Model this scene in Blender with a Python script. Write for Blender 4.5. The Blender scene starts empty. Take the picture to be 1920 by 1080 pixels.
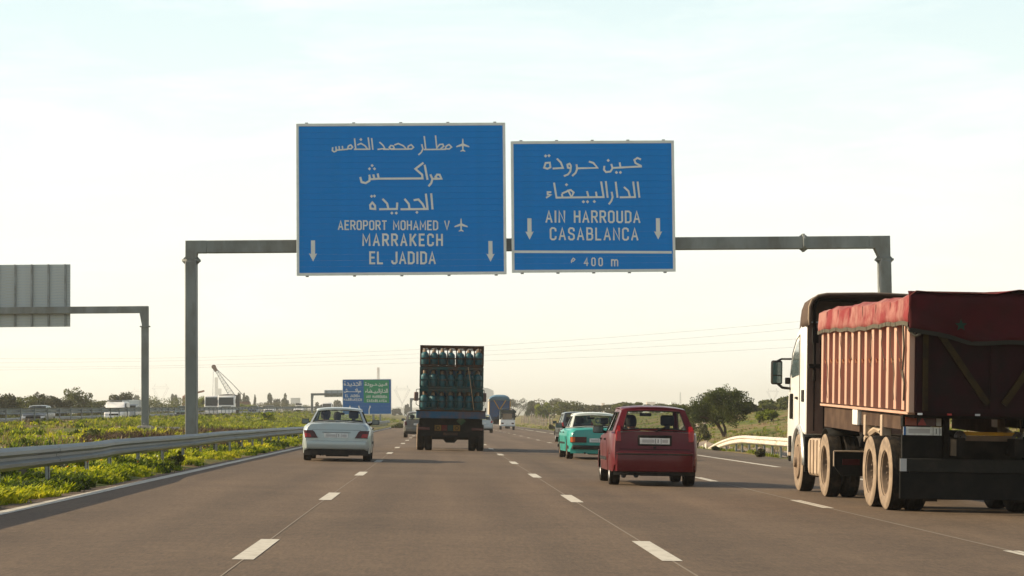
import bpy, math, random
import numpy as np
from math import sin, cos, radians, pi, atan2, hypot
from mathutils import Vector, Matrix
random.seed(7)
rng = np.random.default_rng(7)
S = bpy.context.scene
COL = S.collection

# ------------------------------------------------------------------ camera
CAM_H, FOC, YAW, PIT, ROL = 1.18, 4200.0, .0328, .0572, .0095
def cam_axes():
    def tow(x, y, f):
        x, y = x*cos(ROL)+y*sin(ROL), -x*sin(ROL)+y*cos(ROL)
        Z = y*cos(PIT)+f*sin(PIT); Y = f*cos(PIT)-y*sin(PIT); X = x
        return Vector((X*cos(YAW)+Y*sin(YAW), Y*cos(YAW)-X*sin(YAW), Z))
    return tow
TOW = cam_axes()
cd = bpy.data.cameras.new('camera'); cam = bpy.data.objects.new('camera', cd); COL.objects.link(cam)
rx, up, fw = TOW(1, 0, 0), TOW(0, 1, 0), TOW(0, 0, 1)
m3 = Matrix((rx, up, -fw)).transposed()
cam.matrix_world = Matrix.Translation((0, 0, CAM_H)) @ m3.to_4x4()
cd.sensor_width = 36; cd.lens = 36*FOC/1920; cd.clip_end = 12000; cd.clip_start = .5
S.camera = cam
def at(u, v, Y):
    r = TOW(u-960, 540-v, FOC); t = Y/r.y
    return Vector((r.x*t, Y, CAM_H+r.z*t))

# ------------------------------------------------------------------ world, sun, exposure
SUN_DIR = Vector((-1, .10, .52)).normalized()
el = math.asin(SUN_DIR.z); az = atan2(SUN_DIR.x, SUN_DIR.y)
W = bpy.data.worlds.new('World'); S.world = W; W.use_nodes = True
nt = W.node_tree; nt.nodes.clear()
out = nt.nodes.new('ShaderNodeOutputWorld'); bg = nt.nodes.new('ShaderNodeBackground')
sky = nt.nodes.new('ShaderNodeTexSky'); sky.sky_type = 'NISHITA'; sky.sun_disc = False
sky.sun_elevation = el; sky.sun_rotation = az; sky.altitude = 50
sky.air_density = 1.0; sky.dust_density = 3.0; sky.ozone_density = 1.0
bg.inputs['Strength'].default_value = .085
tc = nt.nodes.new('ShaderNodeTexCoord'); sp = nt.nodes.new('ShaderNodeSeparateXYZ')
nt.links.new(tc.outputs['Generated'], sp.inputs[0])
# thin veil of cloud, stretched sideways
mp = nt.nodes.new('ShaderNodeMapping'); mp.inputs['Scale'].default_value = (3.0, 3.0, 16.0); mp.inputs['Rotation'].default_value = (0.0, .12, 0)
nt.links.new(tc.outputs['Generated'], mp.inputs[0])
nz = nt.nodes.new('ShaderNodeTexNoise'); nz.inputs['Scale'].default_value = 2.4; nz.inputs['Detail'].default_value = 7; nz.inputs['Roughness'].default_value = .6; nz.inputs['Distortion'].default_value = .6
nt.links.new(mp.outputs[0], nz.inputs['Vector'])
cr = nt.nodes.new('ShaderNodeValToRGB'); cr.color_ramp.elements[0].position = .45; cr.color_ramp.elements[1].position = .72
cr.color_ramp.elements[0].color = (0, 0, 0, 1); cr.color_ramp.elements[1].color = (.38, .38, .38, 1)
nt.links.new(nz.outputs[0], cr.inputs[0])
# haze towards the horizon, by elevation; steep falloff above the view shaped to cut fill light
hz = nt.nodes.new('ShaderNodeValToRGB')
HZ = hz.color_ramp; HZ.elements[0].position = 0; HZ.elements[0].color = (.93, .93, .93, 1)
HZ.elements[1].position = 1; HZ.elements[1].color = (.0, .0, .0, 1)
for p_, c_ in ((.05, .93), (.12, .88), (.2, .78), (.25, .64), (.34, .18), (.48, .03)):
    e_ = HZ.elements.new(p_); e_.color = (c_, c_, c_, 1)
nt.links.new(sp.outputs['Z'], hz.inputs[0])
hc = nt.nodes.new('ShaderNodeValToRGB'); e_ = hc.color_ramp.elements
e_[0].position = 0; e_[0].color = (1.0, .965, .82, 1); e_[1].position = .26; e_[1].color = (.63, .85, .90, 1); q_ = e_.new(.10); q_.color = (.86, .94, .88, 1)
nt.links.new(sp.outputs['Z'], hc.inputs[0])
hm = nt.nodes.new('ShaderNodeVectorMath'); hm.operation = 'SCALE'; hm.inputs['Scale'].default_value = 9.85; nt.links.new(hc.outputs[0], hm.inputs[0])
mx1 = nt.nodes.new('ShaderNodeMixRGB'); nt.links.new(hm.outputs[0], mx1.inputs[2])
nt.links.new(hz.outputs[0], mx1.inputs[0]); nt.links.new(sky.outputs[0], mx1.inputs[1])
mx2 = nt.nodes.new('ShaderNodeMixRGB'); mx2.inputs[2].default_value = (10.4, 10.3, 9.6, 1)
nt.links.new(cr.outputs[0], mx2.inputs[0]); nt.links.new(mx1.outputs[0], mx2.inputs[1])
nt.links.new(mx2.outputs[0], bg.inputs['Color']); nt.links.new(bg.outputs[0], out.inputs[0])
sd = bpy.data.lights.new('sun', 'SUN'); sd.energy = 5.0; sd.angle = radians(.6); sd.color = (1.0, .82, .58)
so = bpy.data.objects.new('sun', sd); COL.objects.link(so)
so.rotation_euler = SUN_DIR.to_track_quat('Z', 'Y').to_euler()
S.view_settings.view_transform = 'Standard'; S.view_settings.look = 'None'
S.view_settings.gamma = 1; S.view_settings.exposure = 0.6; S.view_settings.use_curve_mapping = False
S.render.engine = 'CYCLES'; S.cycles.max_bounces = 8; S.cycles.transparent_max_bounces = 24
S.cycles.volume_bounces = 1

# ------------------------------------------------------------------ materials
def mat(name, col, rough=.6, metal=0, var=0, vscale=3, bump=0, bscale=30, dirt=None, dscale=2, damt=.5, dlow=.45, dhigh=.62, coat=0, spec=.5, stretch=None, ramp=None):
    m = bpy.data.materials.new(name); m.use_nodes = True; n = m.node_tree; b = n.nodes['Principled BSDF']
    b.inputs['Roughness'].default_value = rough; b.inputs['Metallic'].default_value = metal
    b.inputs['Coat Weight'].default_value = coat; b.inputs['Coat Roughness'].default_value = .08
    b.inputs['Specular IOR Level'].default_value = spec if (rough < .55 or spec != .5) else .12
    c4 = (*col, 1); b.inputs['Base Color'].default_value = c4
    if var or dirt or bump or ramp:
        t = n.nodes.new('ShaderNodeTexCoord'); vec = t.outputs['Object']
        if stretch:
            mp = n.nodes.new('ShaderNodeMapping'); mp.inputs['Scale'].default_value = stretch
            n.links.new(vec, mp.inputs[0]); vec = mp.outputs[0]
    src = None
    if ramp:
        no = n.nodes.new('ShaderNodeTexNoise'); no.inputs['Scale'].default_value = vscale; no.inputs['Detail'].default_value = 6
        n.links.new(vec, no.inputs['Vector'])
        r = n.nodes.new('ShaderNodeValToRGB'); e = r.color_ramp.elements
        e[0].position = ramp[0][0]; e[0].color = (*ramp[0][1], 1); e[1].position = ramp[-1][0]; e[1].color = (*ramp[-1][1], 1)
        for p_, c_ in ramp[1:-1]:
            q = e.new(p_); q.color = (*c_, 1)
        n.links.new(no.outputs[0], r.inputs[0]); src = r.outputs[0]
    elif var:
        no = n.nodes.new('ShaderNodeTexNoise'); no.inputs['Scale'].default_value = vscale; no.inputs['Detail'].default_value = 5
        n.links.new(vec, no.inputs['Vector'])
        r = n.nodes.new('ShaderNodeValToRGB'); r.color_ramp.elements[0].position = .3; r.color_ramp.elements[1].position = .7
        r.color_ramp.elements[0].color = (*[max(0, x*(1-var)) for x in col], 1)
        r.color_ramp.elements[1].color = (*[min(1, x*(1+var)) for x in col], 1)
        n.links.new(no.outputs[0], r.inputs[0]); src = r.outputs[0]
    if dirt:
        no = n.nodes.new('ShaderNodeTexNoise'); no.inputs['Scale'].default_value = dscale; no.inputs['Detail'].default_value = 8; no.inputs['Roughness'].default_value = .65
        n.links.new(vec, no.inputs['Vector'])
        r = n.nodes.new('ShaderNodeValToRGB'); r.color_ramp.elements[0].position = dlow; r.color_ramp.elements[1].position = dhigh
        r.color_ramp.elements[0].color = (0, 0, 0, 1); r.color_ramp.elements[1].color = (damt, damt, damt, 1)
        n.links.new(no.outputs[0], r.inputs[0])
        mx = n.nodes.new('ShaderNodeMixRGB'); mx.inputs[1].default_value = c4; mx.inputs[2].default_value = (*dirt, 1)
        n.links.new(r.outputs[0], mx.inputs[0])
        if src: n.links.new(src, mx.inputs[1])
        src = mx.outputs[0]
    if src: n.links.new(src, b.inputs['Base Color'])
    if bump:
        no = n.nodes.new('ShaderNodeTexNoise'); no.inputs['Scale'].default_value = bscale; no.inputs['Detail'].default_value = 4
        n.links.new(vec, no.inputs['Vector'])
        bp = n.nodes.new('ShaderNodeBump'); bp.inputs['Strength'].default_value = bump; bp.inputs['Distance'].default_value = .02
        n.links.new(no.outputs[0], bp.inputs['Height']); n.links.new(bp.outputs[0], b.inputs['Normal'])
    return m
def glassmat(name, tint, gl=.12, rough=.02):
    m = bpy.data.materials.new(name); m.use_nodes = True; n = m.node_tree; n.nodes.clear()
    o = n.nodes.new('ShaderNodeOutputMaterial'); t = n.nodes.new('ShaderNodeBsdfTransparent'); t.inputs[0].default_value = (*tint, 1)
    g = n.nodes.new('ShaderNodeBsdfGlossy'); g.inputs['Roughness'].default_value = rough; g.inputs[0].default_value = (.9, .95, .95, 1)
    f = n.nodes.new('ShaderNodeLayerWeight'); f.inputs[0].default_value = .5
    pw = n.nodes.new('ShaderNodeMath'); pw.operation = 'POWER'; pw.inputs[1].default_value = 4.5; n.links.new(f.outputs['Facing'], pw.inputs[0])
    mh = n.nodes.new('ShaderNodeMath'); mh.operation = 'MULTIPLY_ADD'; mh.inputs[1].default_value = .7; mh.inputs[2].default_value = .03+gl*.2
    n.links.new(pw.outputs[0], mh.inputs[0])
    mx = n.nodes.new('ShaderNodeMixShader'); n.links.new(mh.outputs[0], mx.inputs[0]); n.links.new(t.outputs[0], mx.inputs[1]); n.links.new(g.outputs[0], mx.inputs[2])
    n.links.new(mx.outputs[0], o.inputs[0]); return m
def leafmat(name, stops, scale=1.2, rough=.6, trans=.35):
    m = bpy.data.materials.new(name); m.use_nodes = True; n = m.node_tree; b = n.nodes['Principled BSDF']
    t = n.nodes.new('ShaderNodeTexCoord'); no = n.nodes.new('ShaderNodeTexNoise'); no.inputs['Scale'].default_value = scale; no.inputs['Detail'].default_value = 3
    n.links.new(t.outputs['Object'], no.inputs['Vector'])
    a = n.nodes.new('ShaderNodeAttribute'); a.attribute_name = 'tone'
    ad = n.nodes.new('ShaderNodeMath'); ad.operation = 'ADD'; ml = n.nodes.new('ShaderNodeMath'); ml.operation = 'MULTIPLY'; ml.inputs[1].default_value = .5
    n.links.new(a.outputs['Fac'], ml.inputs[0]); n.links.new(no.outputs[0], ad.inputs[0]); n.links.new(ml.outputs[0], ad.inputs[1])
    r = n.nodes.new('ShaderNodeValToRGB'); e = r.color_ramp.elements
    k = len(stops); e[0].position = .30; e[0].color = (*stops[0], 1); e[1].position = .80; e[1].color = (*stops[-1], 1)
    for i in range(1, k-1):
        q = e.new(.30+.50*i/(k-1)); q.color = (*stops[i], 1)
    n.links.new(ad.outputs[0], r.inputs[0]); n.links.new(r.outputs[0], b.inputs['Base Color'])
    b.inputs['Roughness'].default_value = rough; b.inputs['Specular IOR Level'].default_value = .25
    tr = n.nodes.new('ShaderNodeBsdfTranslucent'); n.links.new(r.outputs[0], tr.inputs[0])
    mx = n.nodes.new('ShaderNodeMixShader'); mx.inputs[0].default_value = trans
    o = n.nodes['Material Output']; n.links.new(b.outputs[0], mx.inputs[1]); n.links.new(tr.outputs[0], mx.inputs[2]); n.links.new(mx.outputs[0], o.inputs[0])
    return m
M = {}
DUST = (.30, .22, .15)
M['galv'] = mat('galvanised_steel', (.24, .26, .26), .5, .35, var=.18, vscale=1.5, dirt=(.16, .14, .11), dscale=2.5, damt=.45)
M['galv_rail'] = mat('rail_steel', (.20, .215, .20), .5, .3, var=.10, vscale=1.0, dirt=(.17, .15, .11), dscale=3, damt=.5, dlow=.52, dhigh=.7)
M['gantry'] = mat('gantry_steel', (.22, .235, .22), .6, .25, var=.2, vscale=1.2, dirt=(.13, .115, .09), dscale=1.4, damt=.5, stretch=(1, 1, .4))
M['sign_blue'] = mat('sign_blue', (.0, .205, .60), .6, 0, var=.05, vscale=1.2, dirt=(.0, .18, .50), dscale=1.1, damt=.4, spec=.1)
M['sign_blue_far'] = mat('sign_blue_far', (.0, .12, .36), .6, 0, spec=.1)
M['sign_green'] = mat('sign_green', (.0, .25, .10), .6, 0, spec=.35)
M['sign_text'] = mat('sign_text', (.70, .71, .65), .5, 0, dirt=(.58, .58, .53), dscale=2, damt=.5)
M['sign_back'] = mat('sign_back', (.42, .45, .44), .45, .3, var=.12, vscale=2, dirt=(.25, .25, .22), damt=.5, stretch=(.5, 1, 4))
M['concrete'] = mat('concrete', (.34, .32, .28), .9, var=.2, bump=.4)
M['white_line'] = mat('road_paint', (.52, .49, .41), .75, dirt=(.22, .19, .15), dscale=9, damt=.5, dlow=.5, dhigh=.7)
M['rubber'] = mat('rubber', (.012, .011, .01), .85, dirt=(.06, .045, .03), dscale=5, damt=.5, bump=.3, bscale=60)
M['rubber_dusty'] = mat('rubber_dusty', (.25, .19, .135), .9, var=.3, vscale=6, dirt=(.14, .11, .085), dscale=5, damt=.6)
M['rim_dusty'] = mat('rim_dusty', (.19, .14, .10), .75, .1, var=.25, vscale=8, dirt=(.20, .14, .09), dscale=6, damt=.6)
M['rim'] = mat('rim_metal', (.45, .45, .44), .35, .6, dirt=DUST, dscale=8, damt=.4)
M['black'] = mat('black_plastic', (.014, .014, .014), .6, dirt=(.05, .04, .03), dscale=5, damt=.4)
M['under'] = mat('underbody', (.008, .007, .006), .9, dirt=(.02, .017, .014), dscale=6, damt=.5)
M['interior'] = mat('interior_cloth', (.035, .035, .037), .9)
M['glass'] = glassmat('window_glass', (.88, .93, .89), .03)
M['glass_dark'] = glassmat('tinted_glass', (.35, .38, .37), .03)
M['mirror'] = mat('mirror_glass', (.03, .07, .07), .06, 0, coat=.5)
M['red_lens'] = mat('red_lens', (.26, .006, .006), .2, coat=.2, spec=.3)
M['dark_lens'] = mat('dark_lens', (.05, .005, .005), .25, coat=.15, spec=.3)
M['orange_lens'] = mat('orange_lens', (.45, .08, .008), .25, coat=.2)
M['clear_lens'] = mat('clear_lens', (.65, .66, .64), .15, coat=.6)
M['plate'] = mat('plate_white', (.66, .68, .66), .5, dirt=(.4, .38, .33), damt=.5, dscale=6)
M['plate_mark'] = mat('plate_mark', (.05, .05, .05), .6)
M['smudge'] = mat('plate_smudge', (.42, .42, .41), .7)
M['skin'] = mat('skin', (.28, .15, .09), .6)
M['hair'] = mat('dark_hair', (.015, .012, .01), .8)
M['shirt'] = mat('shirt', (.09, .10, .13), .9)
M['shirt_pale'] = mat('shirt_pale', (.45, .45, .42), .9)
def paint(name, col, **k):
    a = dict(rough=.35, metal=.15, coat=.45, spec=.35, var=.05, vscale=2, dirt=DUST, dscale=2.2, damt=.3, dlow=.48, dhigh=.75); a.update(k)
    return mat(name, col, **a)
M['paint_silver'] = paint('paint_silver', (.35, .40, .39), metal=.3)
M['paint_silver2'] = paint('paint_silver_grey', (.36, .40, .42), metal=.3)
M['paint_red'] = paint('paint_red', (.088, .003, .007), metal=.1, damt=.06, coat=.25, spec=.25)
M['paint_teal'] = paint('paint_teal', (.02, .26, .22), metal=0, coat=.3, damt=.12)
M['paint_cream'] = paint('paint_cream', (.62, .66, .60), metal=0)
M['paint_dark'] = paint('paint_dark', (.04, .055, .065), metal=.3, damt=.2)
M['paint_grey'] = paint('paint_grey', (.11, .105, .09), metal=.2)
M['paint_green'] = paint('paint_green', (.03, .07, .05), metal=.2)
M['paint_white'] = paint('paint_white', (.78, .78, .74), metal=0)
M['paint_black'] = paint('paint_black', (.015, .015, .017), damt=.15)

# ------------------------------------------------------------------ mesh builder
class MB:
    def __init__(s): s.v = []; s.f = []
    def quad(s, a, b, c, d):
        i = len(s.v); s.v += [tuple(a), tuple(b), tuple(c), tuple(d)]; s.f.append((i, i+1, i+2, i+3)); return s
    def poly(s, pts):
        i = len(s.v); s.v += [tuple(p) for p in pts]; s.f.append(tuple(range(i, i+len(pts)))); return s
    def hexa(s, p):     # 8 points: bottom 4 ccw, top 4 ccw
        i = len(s.v); s.v += [tuple(q) for q in p]
        for f in ((0, 3, 2, 1), (4, 5, 6, 7), (0, 1, 5, 4), (1, 2, 6, 5), (2, 3, 7, 6), (3, 0, 4, 7)): s.f.append(tuple(i+k for k in f))
        return s
    def box(s, x0, x1, y0, y1, z0, z1):
        return s.hexa([(x0, y0, z0), (x1, y0, z0), (x1, y1, z0), (x0, y1, z0), (x0, y0, z1), (x1, y0, z1), (x1, y1, z1), (x0, y1, z1)])
    def bar(s, a, b, w, h=None, upv=(0, 0, 1)):      # square bar between two points
        a = Vector(a); b = Vector(b); h = h or w; d = (b-a).normalized(); u = Vector(upv)
        if abs(d.dot(u)) > .98: u = Vector((0, 1, 0))
        r = d.cross(u).normalized(); u = r.cross(d).normalized()
        P = []
        for q in (a, b):
            P += [q-r*w/2-u*h/2, q+r*w/2-u*h/2, q+r*w/2+u*h/2, q-r*w/2+u*h/2]
        i = len(s.v); s.v += [tuple(q) for q in P]
        for f in ((0, 1, 2, 3), (7, 6, 5, 4), (0, 4, 5, 1), (1, 5, 6, 2), (2, 6, 7, 3), (3, 7, 4, 0)): s.f.append(tuple(i+k for k in f))
        return s
    def cyl(s, a, b, r, n=12, r2=None, caps=True):
        a = Vector(a); b = Vector(b); r2 = r if r2 is None else r2; d = (b-a).normalized(); u = Vector((0, 0, 1))
        if abs(d.z) > .95: u = Vector((1, 0, 0))
        x = d.cross(u).normalized(); y = d.cross(x).normalized(); i = len(s.v)
        for q, rr in ((a, r), (b, r2)):
            for k in range(n):
                t = 2*pi*k/n; s.v.append(tuple(q+(x*cos(t)+y*sin(t))*rr))
        for k in range(n): s.f.append((i+k, i+(k+1) % n, i+n+(k+1) % n, i+n+k))
        if caps: s.f.append(tuple(i+k for k in reversed(range(n)))); s.f.append(tuple(i+n+k for k in range(n)))
        return s
    def tube(s, pts, r, n=6):
        for a, b in zip(pts[:-1], pts[1:]): s.cyl(a, b, r, n)
        return s
    def lathe(s, c, axis, prof, n=24):      # prof: (along, radius)
        c = Vector(c); d = Vector(axis).normalized(); u = Vector((0, 0, 1))
        if abs(d.z) > .95: u = Vector((1, 0, 0))
        x = d.cross(u).normalized(); y = d.cross(x).normalized(); i = len(s.v); m = len(prof)
        for (al, r) in prof:
            for k in range(n):
                t = 2*pi*k/n; s.v.append(tuple(c+d*al+(x*cos(t)+y*sin(t))*r))
        for j in range(m-1):
            for k in range(n): s.f.append((i+j*n+k, i+j*n+(k+1) % n, i+(j+1)*n+(k+1) % n, i+(j+1)*n+k))
        return s
    def grid(s, rows, closed=False):
        i = len(s.v); m = len(rows[0])
        for r in rows: s.v += [tuple(q) for q in r]
        for j in range(len(rows)-1):
            for k in range(m if closed else m-1):
                k2 = (k+1) % m; s.f.append((i+j*m+k, i+j*m+k2, i+(j+1)*m+k2, i+(j+1)*m+k))
        return s
    def prism(s, poly, y0, y1, axis='y'):       # polygon in xz (axis y), yz (axis x), xy (axis z)
        n = len(poly); i = len(s.v)
        for t in (y0, y1):
            for (a, b) in poly:
                s.v.append({'y': (a, t, b), 'x': (t, a, b), 'z': (a, b, t)}[axis])
        s.f.append(tuple(i+k for k in range(n))); s.f.append(tuple(i+n+k for k in reversed(range(n))))
        for k in range(n): s.f.append((i+k, i+n+k, i+n+(k+1) % n, i+(k+1) % n))
        return s
    def mesh(s, name):
        me = bpy.data.meshes.new(name); me.from_pydata(s.v, [], s.f); me.validate(); return me
    def build(s, name, m, parent=None, smooth=False, bevel=0, subd=0, solid=0, loc=None):
        me = s.mesh(name)
        import bmesh
        bm = bmesh.new(); bm.from_mesh(me)
        if smooth or subd or bevel: bmesh.ops.remove_doubles(bm, verts=bm.verts, dist=1e-5)
        bmesh.ops.recalc_face_normals(bm, faces=bm.faces); bm.to_mesh(me); bm.free()
        me.materials.append(m)
        o = bpy.data.objects.new(name, me); COL.objects.link(o)
        if parent is not None: o.parent = parent
        if loc: o.location = loc
        if solid:
            q = o.modifiers.new('solid', 'SOLIDIFY'); q.thickness = solid; q.offset = -1
        if bevel:
            q = o.modifiers.new('bevel', 'BEVEL'); q.width = bevel; q.segments = 2; q.limit_method = 'ANGLE'; q.angle_limit = radians(35)
        if subd:
            q = o.modifiers.new('sub', 'SUBSURF'); q.levels = subd; q.render_levels = subd
        if smooth or subd or bevel:
            me.polygons.foreach_set('use_smooth', [True]*len(me.polygons))
            if not subd: me.set_sharp_from_angle(angle=radians(40))
        return o
def tag(o, label=None, cat=None, group=None, kind=None):
    if label: o['label'] = label
    if cat: o['category'] = cat
    if group: o['group'] = group
    if kind: o['kind'] = kind
    return o
def thing(name, label, cat, loc=(0, 0, 0), rot=(0, 0, 0), group=None):
    o = bpy.data.objects.new(name, None); COL.objects.link(o); o.location = loc; o.rotation_euler = rot
    o.empty_display_size = .3
    return tag(o, label, cat, group)
def fastmesh(name, V, F, m, parent=None, tone=None, smooth=False, N=None):
    V = np.asarray(V, np.float32); F = np.asarray(F, np.int32); k = F.shape[1]
    me = bpy.data.meshes.new(name); me.vertices.add(len(V)); me.vertices.foreach_set('co', V.ravel())
    me.loops.add(F.size); me.loops.foreach_set('vertex_index', F.ravel())
    me.polygons.add(len(F)); me.polygons.foreach_set('loop_start', np.arange(0, F.size, k, dtype=np.int32))
    try: me.polygons.foreach_set('loop_total', np.full(len(F), k, dtype=np.int32))
    except Exception: pass
    me.update(calc_edges=True)
    if tone is not None:
        a = me.attributes.new('tone', 'FLOAT', 'POINT'); a.data.foreach_set('value', np.asarray(tone, np.float32))
    if smooth: me.polygons.foreach_set('use_smooth', np.ones(len(F), bool))
    me.materials.append(m); o = bpy.data.objects.new(name, me); COL.objects.link(o)
    if parent is not None: o.parent = parent
    return o

# ------------------------------------------------------------------ ground shape
CS = .0267
XL, XR = -5.35, 11.35            # asphalt edges of our carriageway
OX0, OX1 = -23.4, -35.5          # other carriageway
def vn(x, y, s, seed):           # cheap smooth value noise
    x = np.asarray(x, float)/s; y = np.asarray(y, float)/s
    xi = np.floor(x); yi = np.floor(y); fx = x-xi; fy = y-yi; fx = fx*fx*(3-2*fx); fy = fy*fy*(3-2*fy)
    def h(a, b):
        t = np.sin(a*127.1+b*311.7+seed*74.7)*43758.5453; return t-np.floor(t)
    return ((h(xi, yi)*(1-fx)+h(xi+1, yi)*fx)*(1-fy)+(h(xi, yi+1)*(1-fx)+h(xi+1, yi+1)*fx)*fy)*2-1
def oppz(Y): return .46+.005*np.clip(Y, -50, 420)
def oppr(Y): return oppz(Y)-.35
def ground(X, Y, under=True):
    X = np.asarray(X, float); Y = np.asarray(Y, float)
    zo = oppz(Y)
    n = vn(X, Y, 5, 1)*.10+vn(X, Y, 2.1, 2)*.05+vn(X, Y, .8, 3)*.02
    t = np.clip((XL-X)/(XL+22.2), 0, 1)
    zm = -CS*XL*(1-t)+zo*t+np.sin(t*pi)*.10
    zm = zm+n*np.clip((XL-X)/1.5, 0, 1)*np.clip((X+23.2)/1.5, 0, 1)*1.3
    zopp = zo-.35-.025*(OX0-X)
    zl = zopp*0+(oppr(Y)-.025*12.1)+np.clip(OX1-X-2, 0, 300)*.012+n*np.clip((OX1-X)/3, 0, 1)
    e = np.clip(X-XR, 0, 1e9)
    far = np.clip((Y-420)/200, 0, 1)
    zr = -CS*XR-.05*np.clip(e, 0, 1)-.05*np.clip(e-.5, 0, 1.5)+.128*np.clip(e-2.5, 0, 13)+.012*np.clip(e-15.5, 0, 200)+n*np.clip(e/2, 0, 1)*1.5
    zr = zr+np.exp(-((X-29)/7)**2-((Y-175)/30)**2)*.15
    z = np.where(X < OX1, zl, np.where(X < OX0, zopp, np.where(X < XL, zm, np.where(X <= XR, -CS*X, zr))))
    if under:
        z = np.where(((X > OX1+.3) & (X < OX0-.3)) | ((X > XL+.3) & (X < XR-.3)), z-.08, z)
        z = np.where(((X >= OX1) & (X <= OX0)) | ((X >= XL) & (X <= XR)), z-.012, z)
    return z
def gz(X, Y): return float(ground(X, Y, False))

# ------------------------------------------------------------------ ground, roads, hills
def axis(parts):
    r = []
    for a, b, d in parts: r += list(np.arange(a, b, d))
    return np.array(r+[parts[-1][1]])
def terrain():
    xs = axis([(-4400, -400, 200), (-400, -120, 20), (-120, -40, 3), (-40, -22, .8), (-22, -5, .4), (-5, 11, 4), (11, 24, .45), (24, 60, 1.5), (60, 300, 12), (300, 4400, 200)])
    ys = axis([(-60, 15, 5), (15, 140, .6), (140, 300, 1.2), (300, 600, 5), (600, 8100, 150)])
    X, Y = np.meshgrid(xs, ys); Z = ground(X, Y)
    V = np.stack([X.ravel(), Y.ravel(), Z.ravel()], 1)
    nx = len(xs); ny = len(ys); i = np.arange(nx*ny).reshape(ny, nx)
    F = np.stack([i[:-1, :-1].ravel(), i[:-1, 1:].ravel(), i[1:, 1:].ravel(), i[1:, :-1].ravel()], 1)
    return V, F
SOIL = mat('soil_and_grass', (.1, .1, .04), .95, vscale=.55, ramp=[(.30, (.05, .075, .015)), (.44, (.10, .12, .025)), (.53, (.17, .14, .055)), (.62, (.19, .12, .065)), (.72, (.12, .12, .035))], bump=.6, bscale=9)
V, F = terrain(); g = fastmesh('ground', V, F, SOIL, smooth=True); tag(g, 'uneven roadside earth with patchy grass', None, None, 'structure')
def strip(name, x0, x1, y0, y1, m, dz=0, nx=6, dy=4, zf=None, label=None, wob=0, seed=0):
    ys = np.arange(y0, y1+.01, dy); rows = []
    for y in ys:
        a = x0+(vn(y, seed, 1.1, seed)*wob if wob else 0); b = x1+(vn(y, seed+5, .9, seed)*wob if wob else 0)
        rows.append([(x, y, (zf(x, y) if zf else -CS*x)+dz) for x in np.linspace(a, b, nx)])
    mb = MB().grid([[tuple(map(float, q)) for q in r] for r in rows]); o = mb.build(name, m)
    return tag(o, label, None, None, 'structure')
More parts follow.
